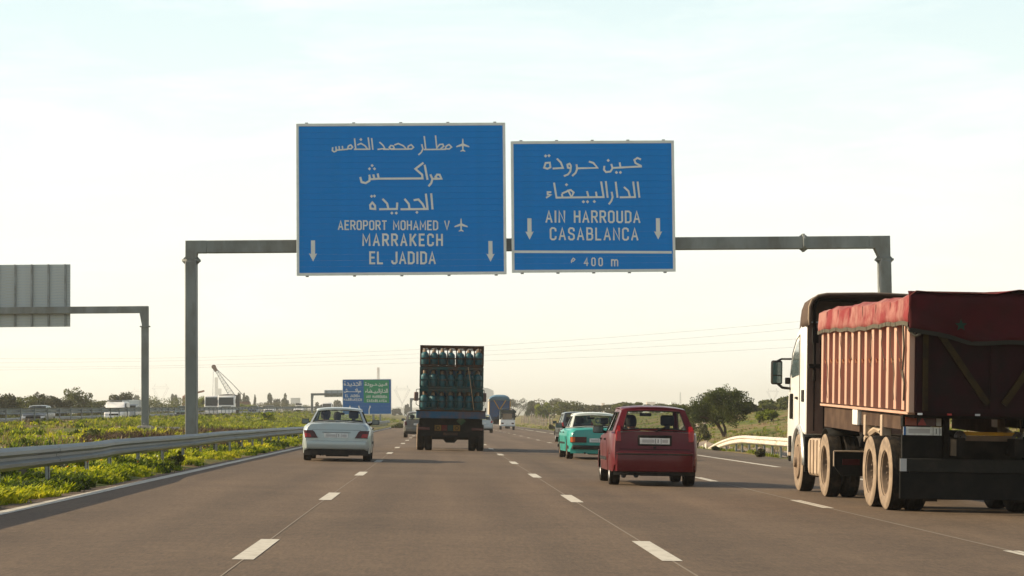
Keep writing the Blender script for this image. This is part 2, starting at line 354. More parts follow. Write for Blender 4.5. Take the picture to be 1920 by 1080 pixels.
def asphalt(name, base, lane=True):
    m = bpy.data.materials.new(name); m.use_nodes = True; n = m.node_tree; b = n.nodes['Principled BSDF']; L = n.links
    t = n.nodes.new('ShaderNodeTexCoord')
    mp = n.nodes.new('ShaderNodeMapping'); mp.inputs['Scale'].default_value = (1.1, .035, 1); L.new(t.outputs['Object'], mp.inputs[0])
    n1 = n.nodes.new('ShaderNodeTexNoise'); n1.inputs['Scale'].default_value = 1.3; n1.inputs['Detail'].default_value = 5; L.new(mp.outputs[0], n1.inputs['Vector'])
    n2 = n.nodes.new('ShaderNodeTexNoise'); n2.inputs['Scale'].default_value = 38; n2.inputs['Detail'].default_value = 3; L.new(t.outputs['Object'], n2.inputs['Vector'])
    n3 = n.nodes.new('ShaderNodeTexNoise'); n3.inputs['Scale'].default_value = .35; n3.inputs['Detail'].default_value = 6; L.new(t.outputs['Object'], n3.inputs['Vector'])
    def mx(a, b_, fac, mode='MULTIPLY'):
        q = n.nodes.new('ShaderNodeMixRGB'); q.blend_type = mode; q.inputs[0].default_value = fac
        if isinstance(a, tuple): q.inputs[1].default_value = (*a, 1)
        else: L.new(a, q.inputs[1])
        L.new(b_, q.inputs[2]); return q.outputs[0]
    def rp(src, lo, hi, p0=.3, p1=.7):
        r = n.nodes.new('ShaderNodeValToRGB'); r.color_ramp.elements[0].position = p0; r.color_ramp.elements[1].position = p1
        r.color_ramp.elements[0].color = (lo, lo, lo, 1); r.color_ramp.elements[1].color = (hi, hi, hi, 1); L.new(src, r.inputs[0]); return r.outputs[0]
    c = mx(base, rp(n1.outputs[0], .82, 1.12), 1); c = mx(c, rp(n2.outputs[0], .55, 1.4, .25, .75), .8); c = mx(c, rp(n3.outputs[0], .86, 1.1), 1)
    sx = n.nodes.new('ShaderNodeSeparateXYZ'); L.new(t.outputs['Object'], sx.inputs[0])
    wv = n.nodes.new('ShaderNodeMath'); wv.operation = 'MULTIPLY_ADD'; wv.inputs[1].default_value = 2*pi/1.77; wv.inputs[2].default_value = 1.2; L.new(sx.outputs[0], wv.inputs[0])
    sn = n.nodes.new('ShaderNodeMath'); sn.operation = 'SINE'; L.new(wv.outputs[0], sn.inputs[0])
    mr = n.nodes.new('ShaderNodeMapRange'); mr.inputs[1].default_value = -1; mr.inputs[2].default_value = 1; mr.inputs[3].default_value = .93; mr.inputs[4].default_value = 1.04; L.new(sn.outputs[0], mr.inputs[0])
    bd = n.nodes.new('ShaderNodeMath'); bd.operation = 'SUBTRACT'; bd.inputs[1].default_value = 2.42; L.new(sx.outputs[0], bd.inputs[0])
    ba = n.nodes.new('ShaderNodeMath'); ba.operation = 'ABSOLUTE'; L.new(bd.outputs[0], ba.inputs[0])
    bn = n.nodes.new('ShaderNodeMath'); bn.operation = 'MULTIPLY_ADD'; bn.inputs[1].default_value = .5; L.new(n3.outputs[0], bn.inputs[0]); L.new(ba.outputs[0], bn.inputs[2])
    bm_ = n.nodes.new('ShaderNodeMapRange'); bm_.inputs[1].default_value = .38; bm_.inputs[2].default_value = .62; bm_.inputs[3].default_value = .86; bm_.inputs[4].default_value = 1.0; L.new(bn.outputs[0], bm_.inputs[0])
    if lane: c = mx(mx(c, mr.outputs[0], 1), bm_.outputs[0], 1)
    n5 = n.nodes.new('ShaderNodeTexNoise'); n5.inputs['Scale'].default_value = 5; n5.inputs['Detail'].default_value = 6; n5.inputs['Roughness'].default_value = .7; L.new(t.outputs['Object'], n5.inputs['Vector']); c = mx(c, rp(n5.outputs[0], .84, 1.14), 1)
    mp2 = n.nodes.new('ShaderNodeMapping'); mp2.inputs['Scale'].default_value = (26, 2.4, 1); L.new(t.outputs['Object'], mp2.inputs[0])
    n6 = n.nodes.new('ShaderNodeTexNoise'); n6.inputs['Scale'].default_value = 1.0; n6.inputs['Detail'].default_value = 5; n6.inputs['Roughness'].default_value = .7; L.new(mp2.outputs[0], n6.inputs['Vector']); c = mx(c, rp(n6.outputs[0], .80, 1.18), 1)
    L.new(c, b.inputs['Base Color']); b.inputs['Roughness'].default_value = .82; b.inputs['Specular IOR Level'].default_value = .3
    bp = n.nodes.new('ShaderNodeBump'); bp.inputs['Strength'].default_value = .5; bp.inputs['Distance'].default_value = .012
    n4 = n.nodes.new('ShaderNodeTexNoise'); n4.inputs['Scale'].default_value = 70; L.new(t.outputs['Object'], n4.inputs['Vector'])
    L.new(n4.outputs[0], bp.inputs['Height']); L.new(bp.outputs[0], b.inputs['Normal'])
    return m
ASPH = asphalt('asphalt', (.122, .084, .051)); ASPH2 = asphalt('shoulder_asphalt', (.108, .082, .054))
strip('road', XL, XR, -60, 1500, ASPH, nx=8, wob=.07, label='brown grey three lane motorway carriageway')
strip('hard_shoulder', 9.25, 11.3, -60, 1500, ASPH2, dz=.004, nx=3, wob=.04, seed=3, label='rougher grey asphalt shoulder')
strip('opposite_road', OX1, OX0, -60, 1500, ASPH2, nx=5, zf=lambda x, y: float(oppr(y))-.025*(OX0-x), label='opposite carriageway beyond the median')
def lines():
    D = MB()
    def dash(x, y0, y1, w=.17, dz=.0045):
        z = lambda x_: -CS*x_+dz
        D.quad((x-w/2, y0, z(x-w/2)), (x+w/2, y0, z(x+w/2)), (x+w/2, y1, z(x+w/2)), (x-w/2, y1, z(x-w/2)))
    out = []
    def mk(name, x, y0, y1, w):
        D.v.clear(); D.f.clear(); dash(x, y0, y1, w); o = D.build(name, M['white_line']); tag(o, None, None, None, 'structure'); out.append(o)
    for xi, ph in ((-1.60, 19.75), (1.95, 20.4), (5.42, 19.75)):
        for k in range(-2, 34):
            mk('lane_dash', xi, ph+13*k-1.5, ph+13*k+1.5, .175 if xi < 5 else .16)
    for k in range(-1, 14): mk('shoulder_dash', 9.0, 33.5+26*k, 53.5+26*k, .2)
    mk('edge_line', -5.0, -60, 900, .2)
    # thin construction lines between the dashes
    T = MB()
    for xi in (-1.60, 1.95):
        if xi > 0: tag(T.build('setting_out_line', mat('faintest_paint', (.25, .21, .16), .8)), 'barely visible guide line along the left lane dashes', None, None, 'structure'); T = MB()
        for y in np.arange(-20, 300, 4.0):
            x0 = xi+.012*sin(y*.15); x1 = xi+.012*sin((y+4)*.15); w = .007 if xi < 0 else .010
            T.quad((x0-w, y, -CS*x0+.003), (x0+w, y, -CS*x0+.003), (x1+w, y+4, -CS*x1+.003), (x1-w, y+4, -CS*x1+.003))
    tag(T.build('setting_out_line', mat('faint_paint', (.22, .185, .14), .8)), 'faint thin guide line along the lane dashes', None, None, 'structure')
    sl = MB()
    for y in np.arange(-20, 300, 4.0):
        sl.quad((5.42-.02, y, -.1447+.0045), (5.42+.02, y, -.1447+.0045), (5.42+.02, y+4, -.1447+.0045), (5.42-.02, y+4, -.1447+.0045))
    tag(sl.build('setting_out_line', mat('fainter_paint', (.2, .17, .13), .8)), 'barely visible guide line along the right lane dashes', None, None, 'structure')
    for k, (xx) in enumerate((OX0-1.2, OX0-4.9, OX0-8.5)):
        o = MB().grid([[(xx, y, float(oppr(y))-.025*(OX0-xx)+.006), (xx+.2, y, float(oppr(y))-.025*(OX0-xx-.2)+.006)] for y in range(-40, 700, 20)]).build('edge_line', M['white_line']); tag(o, None, None, None, 'structure')
lines()
def hills():
    mh = mat('hill_scrub', (.07, .08, .05), .95, var=.4, vscale=.01)
    for name, Y0, base, amp, sc, sd_, x0, x1 in (('hills', 7200, 27, 12, 800, 3, -4300, 4300), ('hills', 4600, 16, 8, 400, 8, -4300, 4300)):
        rows = []; xs = np.arange(x0, x1, 25.)
        for yy, k in ((Y0-500, 0), (Y0-220, .55), (Y0, 1), (Y0+400, .5)):
            h = (base+vn(xs, 0, sc, sd_)*amp+vn(xs, 9, sc/5, sd_)*amp*.12)*k
            rows.append([(float(x), float(yy), float(max(-1, q))) for x, q in zip(xs, h)])
        tag(MB().grid(rows).build(name, mh, smooth=True), 'low hazy ridge on the horizon', None, None, 'structure')
hills()
# dirt track behind the right guardrail
TRK = mat('track_gravel', (.27, .22, .17), .95, var=.2, vscale=2, bump=.5)
def track():
    rows = []
    for t in np.linspace(0, 1, 60):
        y = 60+120*t; xc = 12.9+1.0*t+6.5*max(0, t-.55)**1.3*3; w = 1.0
        rows.append([(x, y, gz(x, y)+.035) for x in np.linspace(xc-w, xc+w, 5)])
    tag(MB().grid([[tuple(map(float, q)) for q in r] for r in rows]).build('path', TRK, smooth=True), 'pale gravel track behind the right guardrail', None, None, 'structure')
track()

# ------------------------------------------------------------------ haze
def haze():
    m = bpy.data.materials.new('haze_air'); m.use_nodes = True; n = m.node_tree; n.nodes.clear()
    o = n.nodes.new('ShaderNodeOutputMaterial'); v = n.nodes.new('ShaderNodeVolumePrincipled')
    v.inputs['Color'].default_value = (.93, .93, .90, 1); v.inputs['Density'].default_value = .00025; v.inputs['Anisotropy'].default_value = .3
    n.links.new(v.outputs[0], o.inputs['Volume'])
    b = MB().box(-4500, 4500, -80, 8200, -12, 78).build('haze', m); tag(b, 'pale morning haze', None, None, 'stuff')
haze()

# ------------------------------------------------------------------ vegetation
LG = leafmat('weed_leaves', [(.035, .06, .008), (.18, .24, .01), (.40, .43, .014), (.58, .54, .03)], .8, trans=.45)
LDRY = leafmat('dry_stalks', [(.12, .085, .04), (.22, .16, .07), (.33, .26, .12)], 1.0, trans=.3)
LT = leafmat('tree_leaves', [(.018, .028, .008), (.035, .05, .012), (.06, .075, .018)], .6, trans=.25)
LT2 = leafmat('shrub_leaves', [(.04, .055, .012), (.10, .115, .02), (.18, .185, .035)], .5, trans=.3)
LTY = leafmat('bright_shrub_leaves', [(.07, .10, .012), (.20, .24, .02), (.36, .37, .04)], .5, trans=.45)
LTO = leafmat('olive_leaves', [(.05, .055, .022), (.09, .09, .035), (.13, .125, .05)], .5, trans=.3)
BARK = mat('bark', (.07, .05, .035), .95, var=.3, vscale=6, bump=.5)
def quads_from(c, size, nrm=None, asp=1.0):
    """leaf quads of given centres and sizes with random orientation"""
    n = len(c); a = rng.normal(size=(n, 3)); a /= np.linalg.norm(a, axis=1)[:, None]
    if nrm is not None: a = a*.75+nrm; a /= np.linalg.norm(a, axis=1)[:, None]
    b = rng.normal(size=(n, 3)); u = np.cross(a, b); u /= np.linalg.norm(u, axis=1)[:, None]; w = np.cross(a, u)
    s = size[:, None]; u = u*s; w = w*s*asp
    V = np.stack([c-u, c-w*.55, c+u, c+w*.55], 1).reshape(-1, 3)
    F = np.arange(4*n).reshape(n, 4); return V, F
def tufts(name, px, py, h, nleaf, m, label, lw=.16, spread=.5, lean=.7, seed=1):
    """plants of upright arching leaves: each leaf a bent two-quad blade"""
    n = len(px); N = n*nleaf
    cx = np.repeat(px, nleaf)+rng.normal(size=N)*np.repeat(h, nleaf)*.32; cy = np.repeat(py, nleaf)+rng.normal(size=N)*np.repeat(h, nleaf)*.32
    cz = ground(cx, cy)-.01; hh = np.repeat(h, nleaf)*rng.uniform(.35, 1.1, N)
    th = rng.uniform(0, 2*pi, N); dx = np.cos(th); dy = np.sin(th); ln = hh*rng.uniform(.2, lean, N); w = hh*lw*rng.uniform(.6, 1.3, N)
    p0 = np.stack([cx, cy, cz], 1); p1 = p0+np.stack([dx*ln*.4, dy*ln*.4, hh*.65], 1); p2 = p0+np.stack([dx*ln*1.1, dy*ln*1.1, hh*rng.uniform(.75, 1.1, N)], 1)
    sd_ = np.stack([-dy*w, dx*w, w*0], 1)
    V = np.stack([p0-sd_*.4, p0+sd_*.4, p1+sd_, p1-sd_, p2+sd_*.35, p2-sd_*.35], 1).reshape(-1, 3)
    b = np.arange(N)*6; F = np.concatenate([np.stack([b, b+1, b+2, b+3], 1), np.stack([b+3, b+2, b+4, b+5], 1)])
    tone = np.repeat(np.repeat(rng.uniform(-.3, .35, n)+.45*vn(px, py, 1.3, 51), nleaf)+rng.uniform(-.15, .15, N), 6)
    o = fastmesh(name, V, F, m, tone=tone); tag(o, label, None, None, 'stuff'); return o
def scatter(n, x0, x1, y0, y1, power=1.0, sc=4, thr=-.2, seed=5):
    """points on a strip, denser near the camera, clumped"""
    t = rng.uniform(size=n*4)
    y = 1/((1-t)/y0**power+t/y1**power)**(1/power)
    x = rng.uniform(x0, x1, n*4); k = vn(x, y, sc, seed)+vn(x, y, sc/3, seed+1)*.6 > thr+rng.normal(size=n*4)*.15
    return x[k][:n], y[k][:n]
# verge between road edge and rail, median, right bank
x, y = scatter(5200, -7.6, -5.55, 17, 120, .9, 1.4, -.35); h = rng.uniform(.07, .17, len(x))*(1+.6*np.clip(vn(x, y, 2.2, 7), 0, 1)); tufts('verge_weeds', x, y, h, 34, LG, 'lush yellow green weeds along the left road edge', lw=.13, lean=1.2)
x = rng.uniform(-9.5, -5.5, 1500); y = rng.uniform(-3, 17, 1500); h = rng.uniform(.08, .2, 1500); tufts('verge_weeds', x, y, h, 26, LG, 'yellow green weeds on the verge beside the camera', lw=.13, lean=1.2)
x, y = scatter(1500, -5.9, -5.3, 17, 120, .9, 1.0, .1); h = rng.uniform(.05, .14, len(x)); tufts('verge_creepers', x, y, h, 24, LG, 'low weeds creeping over the dirt strip beside the asphalt', lw=.14, lean=1.2)
x, y = scatter(8600, -21.5, -7.0, 20, 260, .8, 3.2, -.15); h = rng.uniform(.09, .24, len(x))*(1+.5*np.clip(vn(x, y, 4, 9), 0, 1)); tufts('median_weeds', x, y, h, 26, LG, 'tall bright weeds covering the median', lw=.13, lean=.9)
x, y = scatter(2000, -22.5, -7.0, 34, 300, .7, 2.5, .0, 11); h = rng.uniform(.15, .36, len(x)); tufts('dry_grass', x, y, h, 9, LDRY, 'dry brown grass and stalks in the median', lw=.035, lean=.5)
x, y = scatter(3200, -10.9, -7.1, 66, 116, 1, 3, -.3, 15); h = rng.uniform(.15, .4, len(x)); tufts('dead_brush', x, y, h, 10, mat('dead_brush', (.10, .065, .042), .9, var=.3), 'dark brown dead brush at the foot of the gantry post', lw=.03, lean=1.2)
x, y = scatter(9500, 11.5, 40, 60, 420, .45, 4, -.2, 21); h = rng.uniform(.06, .19, len(x))
k = ~((np.abs(x-13.2) < 1.2) & (y < 150)); x = x[k]; y = y[k]; h = h[k]; tufts('bank_grass', x, y, h, 20, LTY, 'rough green grass on the right bank', lw=.10, lean=.8)
x, y = scatter(2600, 12.3, 36, 60, 420, .45, 4, .1, 25); h = rng.uniform(.12, .34, len(x)); tufts('dry_grass', x, y, h, 9, LDRY, 'tall dry grass on the right bank', lw=.035, lean=.5)
x, y = scatter(4200, -21.5, -6.8, 120, 430, .5, 6, -.2, 41); h = rng.uniform(.12, .30, len(x)); tufts('far_median_weeds', x, y, h, 16, LTY, 'yellow green weeds further along the median', lw=.12, lean=1.1)
x, y = scatter(3500, -60, -37.5, 150, 600, .5, 6, -.2, 47); h = rng.uniform(.3, .7, len(x)); tufts('far_verge_weeds', x, y, h, 12, LT2, 'rough growth beyond the opposite carriageway', lw=.2, lean=1.1)
# flowers
def flowers(name, n, x0, x1, y0, y1, col, label):
    x, y = scatter(n, x0, x1, y0, y1, .9, 2, -.5, 31); z = ground(x, y)+rng.uniform(.15, .42, len(x))
    V, F = quads_from(np.stack([x, y, z], 1), rng.uniform(.012, .03, len(x))); tag(fastmesh(name, V, F, mat(name+'_petals', col, .6)), label, None, None, 'stuff')
flowers('yellow_flowers', 900, -20, -5.7, 22, 160, (.75, .5, .02), 'scattered yellow flowers in the weeds')
flowers('orange_flowers', 120, -8, -5.7, 22, 60, (.75, .25, .02), 'a few orange flowers near the guardrail')
flowers('white_flowers', 260, -20, -5.7, 22, 120, (.75, .75, .68), 'small white flowers in the weeds')

def tree(name, X, Y, w, h, trunk=.35, leaf=None, label='', cat='tree', group=None, n=1500, ls=.16, lobes=14, fork=2, seed=0, flat=.5, lean=0, z=None, depth=None):
    r = np.random.default_rng(seed+11); gz0 = gz(X, Y)-.05 if z is None else z
    t = thing(name, label, cat, (X, Y, gz0), group=group); leaf = leaf or LT
    hc = h*trunk; rx_, rz = w/2, (h-hc)/2; ry = (depth or w)/2
    # lobes
    C = []; 
    for k in range(lobes):
        a = r.uniform(0, 2*pi); q = r.uniform(.25, .78)**.7; zz = r.uniform(-.75, .75)
        sq = math.sqrt(1-zz*zz*.75)
        C.append((cos(a)*q*rx_*sq+lean*(zz*.5+.5), sin(a)*q*ry*sq, hc+rz+zz*rz*.8, r.uniform(.2, .36)))
    C.append((lean*.4, 0, hc+rz, .4))
    C = np.array(C); idx = r.integers(0, len(C), n); d = r.normal(size=(n, 3)); d /= np.linalg.norm(d, axis=1)[:, None]
    rad = (r.uniform(.45, 1, n)**.5)*(1+.25*np.sin(d[:, 0]*7+idx)*np.cos(d[:, 1]*6))
    c = C[idx, :3]+d*(C[idx, 3]*rad)[:, None]*np.array([rx_*1.05, ry*1.05, rz*1.15])
    c = c[c[:, 2] > hc*.55]
    V, F = quads_from(c, r.uniform(.6, 1.3, len(c))*ls, None, 1.3)
    tone = np.repeat(np.clip((c[:, 2]-hc)/(2*rz), 0, 1)*.0+r.uniform(-.2, .25, len(c))+r.uniform(-.12, .12, len(C))[idx[:len(c)]], 4)
    fastmesh('crown', V, F, leaf, t, tone=tone)
    mb = MB(); r0 = max(.05, h*.035); tops = C[np.resize(r.permutation(len(C)), fork*3)]
    base = Vector((0, 0, 0))
    for k in range(fork):
        a = 2*pi*k/fork+r.uniform(-.5, .5); mid = Vector((cos(a)*w*.05+lean*.3*(k-.5), sin(a)*w*.05, hc*r.uniform(.8, 1.1)+.02))
        mb.cyl(base, mid, r0*(1 if fork == 1 else .75), 7, r0*.5)
        for j in range(3):
            e = Vector(tops[k*3+j][:3]); mb.cyl(mid, mid.lerp(e, .55)+Vector((0, 0, .05*h)), r0*.5, 6, r0*.3); mb.cyl(mid.lerp(e, .55)+Vector((0, 0, .05*h)), e, r0*.3, 5, r0*.1)
    mb.build('trunk', BARK, t, smooth=True)
    return t
def tree_px(name, u, vb, vt, wpx, Y, **k):
    """tree standing at picture column u; height from its top and the ground there"""
    p = at(u, vt, Y); g0 = gz(p.x, Y)-.05
    return tree(name, p.x, Y, wpx*Y/FOC, p.z-g0, **k)

# ------------------------------------------------------------------ guardrails
WP = [(0, 0), (.03, .015), (.08, .05), (.085, .095), (.025, .135), (.025, .175), (.085, .215), (.08, .26), (.03, .295), (0, .31)]
def guardrail(name, label, xf, y0, y1, ztop, side, step=4.0, m=None, zf=None, post_m=None, post_h=None, two=False, group=None):
    m = m or M['galv_rail']; zf = zf or (lambda x, y: -CS*x)
    t = thing(name, label, 'guardrail', (xf((y0+y1)/2), (y0+y1)/2, zf(xf((y0+y1)/2), (y0+y1)/2)), group=group); ox, oy, oz = t.location
    y = y0; k = 0; pm = None
    while y < y1-.01:
        y2 = min(y1, y+step); rows = []; j = .004*(k % 2)
        for q in np.linspace(y-.12, y2+.12, 5):
            x_ = xf(q); zt = zf(x_, q)+ztop+vn(q, 0, 9, 4)*.02
            rows.append([(float(x_+side*(d+j)-ox), float(q-oy), float(zt-.31+z_-oz)) for d, z_ in WP])
        MB().grid(rows).build('beam', m, t, solid=.004)
        x_ = xf(y); g0 = gz(x_-side*.15, y)
        zt = float(zf(x_, y)+ztop-.02)
        if pm is None or True:
            b = MB(); a = x_-side*.13-ox; b.box(a-.03, a+.03, y-.055-oy, y-.047-oy, g0-.2-oz, zt-oz); b.box(a-.03, a-.022, y-.055-oy, y+.055-oy, g0-.2-oz, zt-oz); b.box(a+.022, a+.03, y-.055-oy, y+.055-oy, g0-.2-oz, zt-oz)
            b.box(min(a+side*.035, a+side*.13), max(a+side*.035, a+side*.13), y-.05-oy, y+.05-oy, zt-.2-oz, zt-.1-oz)
            b.build('post', post_m or M['galv'], t)
        if two and y < 140:
            b = MB(); a = x_-side*.62-ox; b.box(a-.05, a+.05, y+.6-oy, y+.7-oy, g0-.2-oz, zt-.22-oz); b.build('post', M['wood_post'], t)
        y = y2; k += 1
    return t
M['wood_post'] = mat('old_post', (.12, .11, .09), .9, var=.3)
guardrail('guardrail', 'long galvanised guardrail along the left road edge, beside the silver sedan', lambda y: -5.82-.20*(1/(1+math.exp(-(y-40)/.6)))+.008*max(0, min(22, 40-y)), -2, 270, .66, 1, two=True)
guardrail('guardrail', 'dull guardrail on the far side of the median, posts facing the camera', lambda y: -22.0, 58, 500, .80, -1, zf=lambda x, y: float(oppz(y)), m=M['galv'])
guardrail('guardrail', 'farthest guardrail, behind the oncoming traffic', lambda y: -36.2, 130, 480, .70, 1, zf=lambda x, y: float(oppr(y))-.33, m=M['galv'])
def right_rail():
    # pale rail, its far end turned down to the ground
    t = thing('guardrail', 'short pale guardrail on the right shoulder with its end bent down to the ground', 'guardrail', (11.75, 80, gz(11.75, 80))); ox, oy, oz = t.location
    ys = list(np.arange(30, 92, 4.0)); cream = mat('pale_rail', (.62, .58, .50), .6, .1, dirt=(.35, .28, .2), dscale=3, damt=.5)
    def top(y): e = max(0, y-86); return -.31+.67-.0125*e**1.45
    def xx(y): e = max(0, y-88); return 11.75+.012*e**1.4
    Y = list(np.arange(30, 86, 4.0))+[86, 90, 94, 98, 101, 103.4]
    for a, b in zip(Y[:-1], Y[1:]):
        rows = []
        for q in np.linspace(a-.06, b+.06, 5):
            rows.append([(float(xx(q)-d-ox), float(q-oy), float(max(top(q)-.31+z_, -.37)-oz)) for d, z_ in WP])
        MB().grid(rows).build('beam', cream, t, solid=.004)
        if a > 97: continue
        for dy in ((0, 2.0) if a < 90 else (0,)):
            x_ = xx(a+dy)+.14; MB().box(x_-.035-ox, x_+.035-ox, a+dy-.05-oy, a+dy+.05-oy, -.6-oz, top(a+dy)-.04-oz).build('post', M['galv_rail'], t)
    rows = [[(11.75+.012*15.4**1.4-ox+.0, 103.4-oy, z-oz) for z in (-.37, -.12)], [(12.2-ox, 104.6-oy, z-oz) for z in (-.45, -.3)]]
    MB().grid(rows).build('end_piece', cream, t, solid=.004)
right_rail()

# ------------------------------------------------------------------ lettering (strokes)
FONT = {  # unit cell: width, strokes in 0..w x 0..1
 'A': (.5, [[(0, 0), (.25, 1), (.5, 0)], [(.09, .3), (.41, .3)]]), 'B': (.46, [[(0, 0), (0, 1), (.32, 1), (.43, .9), (.43, .63), (.33, .52), (0, .52)], [(.33, .52), (.46, .42), (.46, .12), (.34, 0), (0, 0)]]),
 'C': (.46, [[(.46, .76), (.44, .92), (.32, 1), (.12, 1), (0, .88), (0, .12), (.12, 0), (.32, 0), (.44, .08), (.46, .24)]]),
 'D': (.46, [[(0, 0), (0, 1), (.3, 1), (.46, .86), (.46, .14), (.3, 0), (0, 0)]]), 'E': (.4, [[(.4, 1), (0, 1), (0, 0), (.4, 0)], [(0, .52), (.34, .52)]]),
 'H': (.46, [[(0, 0), (0, 1)], [(.46, 0), (.46, 1)], [(0, .52), (.46, .52)]]), 'I': (.06, [[(.03, 0), (.03, 1)]]),
 'J': (.4, [[(.4, 1), (.4, .12), (.28, 0), (.1, 0), (0, .1), (0, .2)]]), 'K': (.48, [[(0, 0), (0, 1)], [(.46, 1), (.04, .42)], [(.16, .56), (.48, 0)]]),
 'L': (.4, [[(0, 1), (0, 0), (.4, 0)]]), 'M': (.6, [[(0, 0), (0, 1), (.3, .3), (.6, 1), (.6, 0)]]), 'N': (.48, [[(0, 0), (0, 1), (.48, 0), (.48, 1)]]),
 'O': (.46, [[(.12, 0), (0, .12), (0, .88), (.12, 1), (.34, 1), (.46, .88), (.46, .12), (.34, 0), (.12, 0)]]),
 'P': (.45, [[(0, 0), (0, 1), (.33, 1), (.45, .88), (.45, .58), (.33, .46), (0, .46)]]), 'R': (.46, [[(0, 0), (0, 1), (.33, 1), (.45, .88), (.45, .6), (.33, .48), (0, .48)], [(.24, .48), (.48, 0)]]),
 'S': (.45, [[(.45, .78), (.43, .93), (.32, 1), (.12, 1), (0, .88), (0, .66), (.1, .55), (.35, .47), (.45, .36), (.45, .12), (.33, 0), (.12, 0), (.01, .08), (0, .24)]]),
 'T': (.46, [[(0, 1), (.46, 1)], [(.23, 1), (.23, 0)]]), 'U': (.46, [[(0, 1), (0, .12), (.12, 0), (.34, 0), (.46, .12), (.46, 1)]]), 'V': (.5, [[(0, 1), (.25, 0), (.5, 1)]]),
 '4': (.5, [[(.36, 0), (.36, 1), (0, .3), (.5, .3)]]), '0': (.44, [[(.11, 0), (0, .13), (0, .87), (.11, 1), (.33, 1), (.44, .87), (.44, .13), (.33, 0), (.11, 0)]]),
 'm': (.7, [[(0, 0), (0, .72)], [(0, .55), (.12, .7), (.26, .7), (.35, .58), (.35, 0)], [(.35, .55), (.47, .7), (.6, .7), (.7, .58), (.7, 0)]]), ' ': (.3, [])}
def flush(ink, t, name='lettering'):
    if ink.mb.v: ink.mb.build(name, M['sign_text'], t)
    ink.mb = MB()
class Ink:
    """flat lettering on a vertical sign face; every stroke sits a hair in front of the last so none share a plane"""
    def __init__(s, mapf, y): s.mb = MB(); s.map = mapf; s.y = y; s.k = 0
    def stroke(s, pts, w, closed=False):
        P = [Vector(s.map(*p)) for p in pts]
        if (P[0]-P[-1]).length < 1e-6: closed = True; P = P[:-1]
        n = len(P); L = []; R = []
        for i in range(n):
            a = P[i-1] if (i > 0 or closed) else None; c = P[(i+1) % n] if (i < n-1 or closed) else None; b = P[i]
            d1 = (b-a).normalized() if a is not None else (c-b).normalized(); d2 = (c-b).normalized() if c is not None else d1
            n1 = Vector((-d1.y, d1.x)); n2 = Vector((-d2.y, d2.x)); nn = n1+n2
            if nn.length < .3: nn = n1
            nn.normalize(); sc = min(1.6, 1/max(.35, nn.dot(n1))); e = Vector((0, 0))
            if a is None: e = -d1*w*.35
            if c is None: e = d2*w*.35
            L.append(b+nn*w/2*sc+e); R.append(b-nn*w/2*sc+e)
        y0 = s.y-.0009*(s.k % 9); s.k += 1
        for i in range(n if closed else n-1):
            j = (i+1) % n; y = y0-.00007*i; s.mb.quad((R[i].x, y, R[i].y), (R[j].x, y, R[j].y), (L[j].x, y, L[j].y), (L[i].x, y, L[i].y))
    def shape(s, pts):
        y = s.y-.0006*(s.k % 9); s.k += 1; s.mb.poly([(q[0], y, q[1]) for q in [s.map(*p) for p in pts]])
    def dot(s, c, r):
        s.shape([(c[0]-r, c[1]), (c[0], c[1]+r), (c[0]+r, c[1]), (c[0], c[1]-r)])
    def text(s, string, x0, x1, yb, yt, w):
        """fits string between x0,x1 (map units), baseline yb, cap line yt"""
        Wd = [FONT[c][0] for c in string]; h = abs(yt-yb); g = (abs(x1-x0)-sum(Wd)*h)/(len(string)-1); x = x0
        for c, wd in zip(string, Wd):
            for st in FONT[c][1]: s.stroke([(x+a*h, yb+(yt-yb)*b) for a, b in st], w)
            x += wd*h+g
    def arabic(s, strokes, w, dots=(), r=None):
        for st in strokes: s.stroke(st, w)
        for d in dots: s.dot(d, r or w*.85)
PLANE = [(0, 1), (.07, .9), (.1, .7), (.11, .25), (.95, -.12), (1, -.27), (.95, -.3), (.12, -.12), (.09, -.62), (.36, -.82), (.36, -.95), (0, -.86)]
PLANE = PLANE+[(-a, b) for a, b in reversed(PLANE[1:-1])]
def arrow(ink, cx, yt, yb, hw):
    s_ = hw*.5; yn = yb-(yb-yt)*.36
    ink.shape([(cx-s_, yt), (cx+s_, yt), (cx+s_, yn), (cx+hw, yn-.02*(yb-yt)), (cx, yb), (cx-hw, yn-.02*(yb-yt)), (cx-s_, yn)])
A1 = [  # first line of the left board
 [(1040, 212), (1024, 196), (1006, 206), (1000, 223), (1024, 224), (1040, 212)], [(1000, 226), (866, 228)], [(938, 142), (946, 224)], [(950, 212), (964, 196), (984, 194), (990, 207), (972, 221)],
 [(866, 146), (875, 228)], [(850, 198), (857, 224), (846, 246), (830, 260)],
 [(797, 214), (782, 198), (764, 207), (760, 224), (784, 225), (797, 214)], [(762, 226), (655, 227)], [(678, 199), (700, 191), (732, 205), (748, 222)], [(674, 222), (668, 206), (652, 203), (642, 215), (652, 226), (674, 222)],
 [(582, 184), (602, 202), (614, 222), (570, 228)], [(640, 227), (606, 227)], [(530, 160), (537, 227)], [(508, 156), (517, 227), (420, 228)], [(442, 199), (462, 191), (488, 206), (500, 222)],
 [(421, 162), (428, 227)], [(408, 214), (396, 200), (382, 207), (376, 224), (398, 225), (408, 214)], [(376, 228), (345, 230), (343, 210)], [(345, 230), (324, 232), (322, 211)], [(324, 232), (304, 234), (302, 214)], [(304, 226), (302, 240), (290, 244), (279, 237), (281, 218)]]
A1d = [(461, 166)]
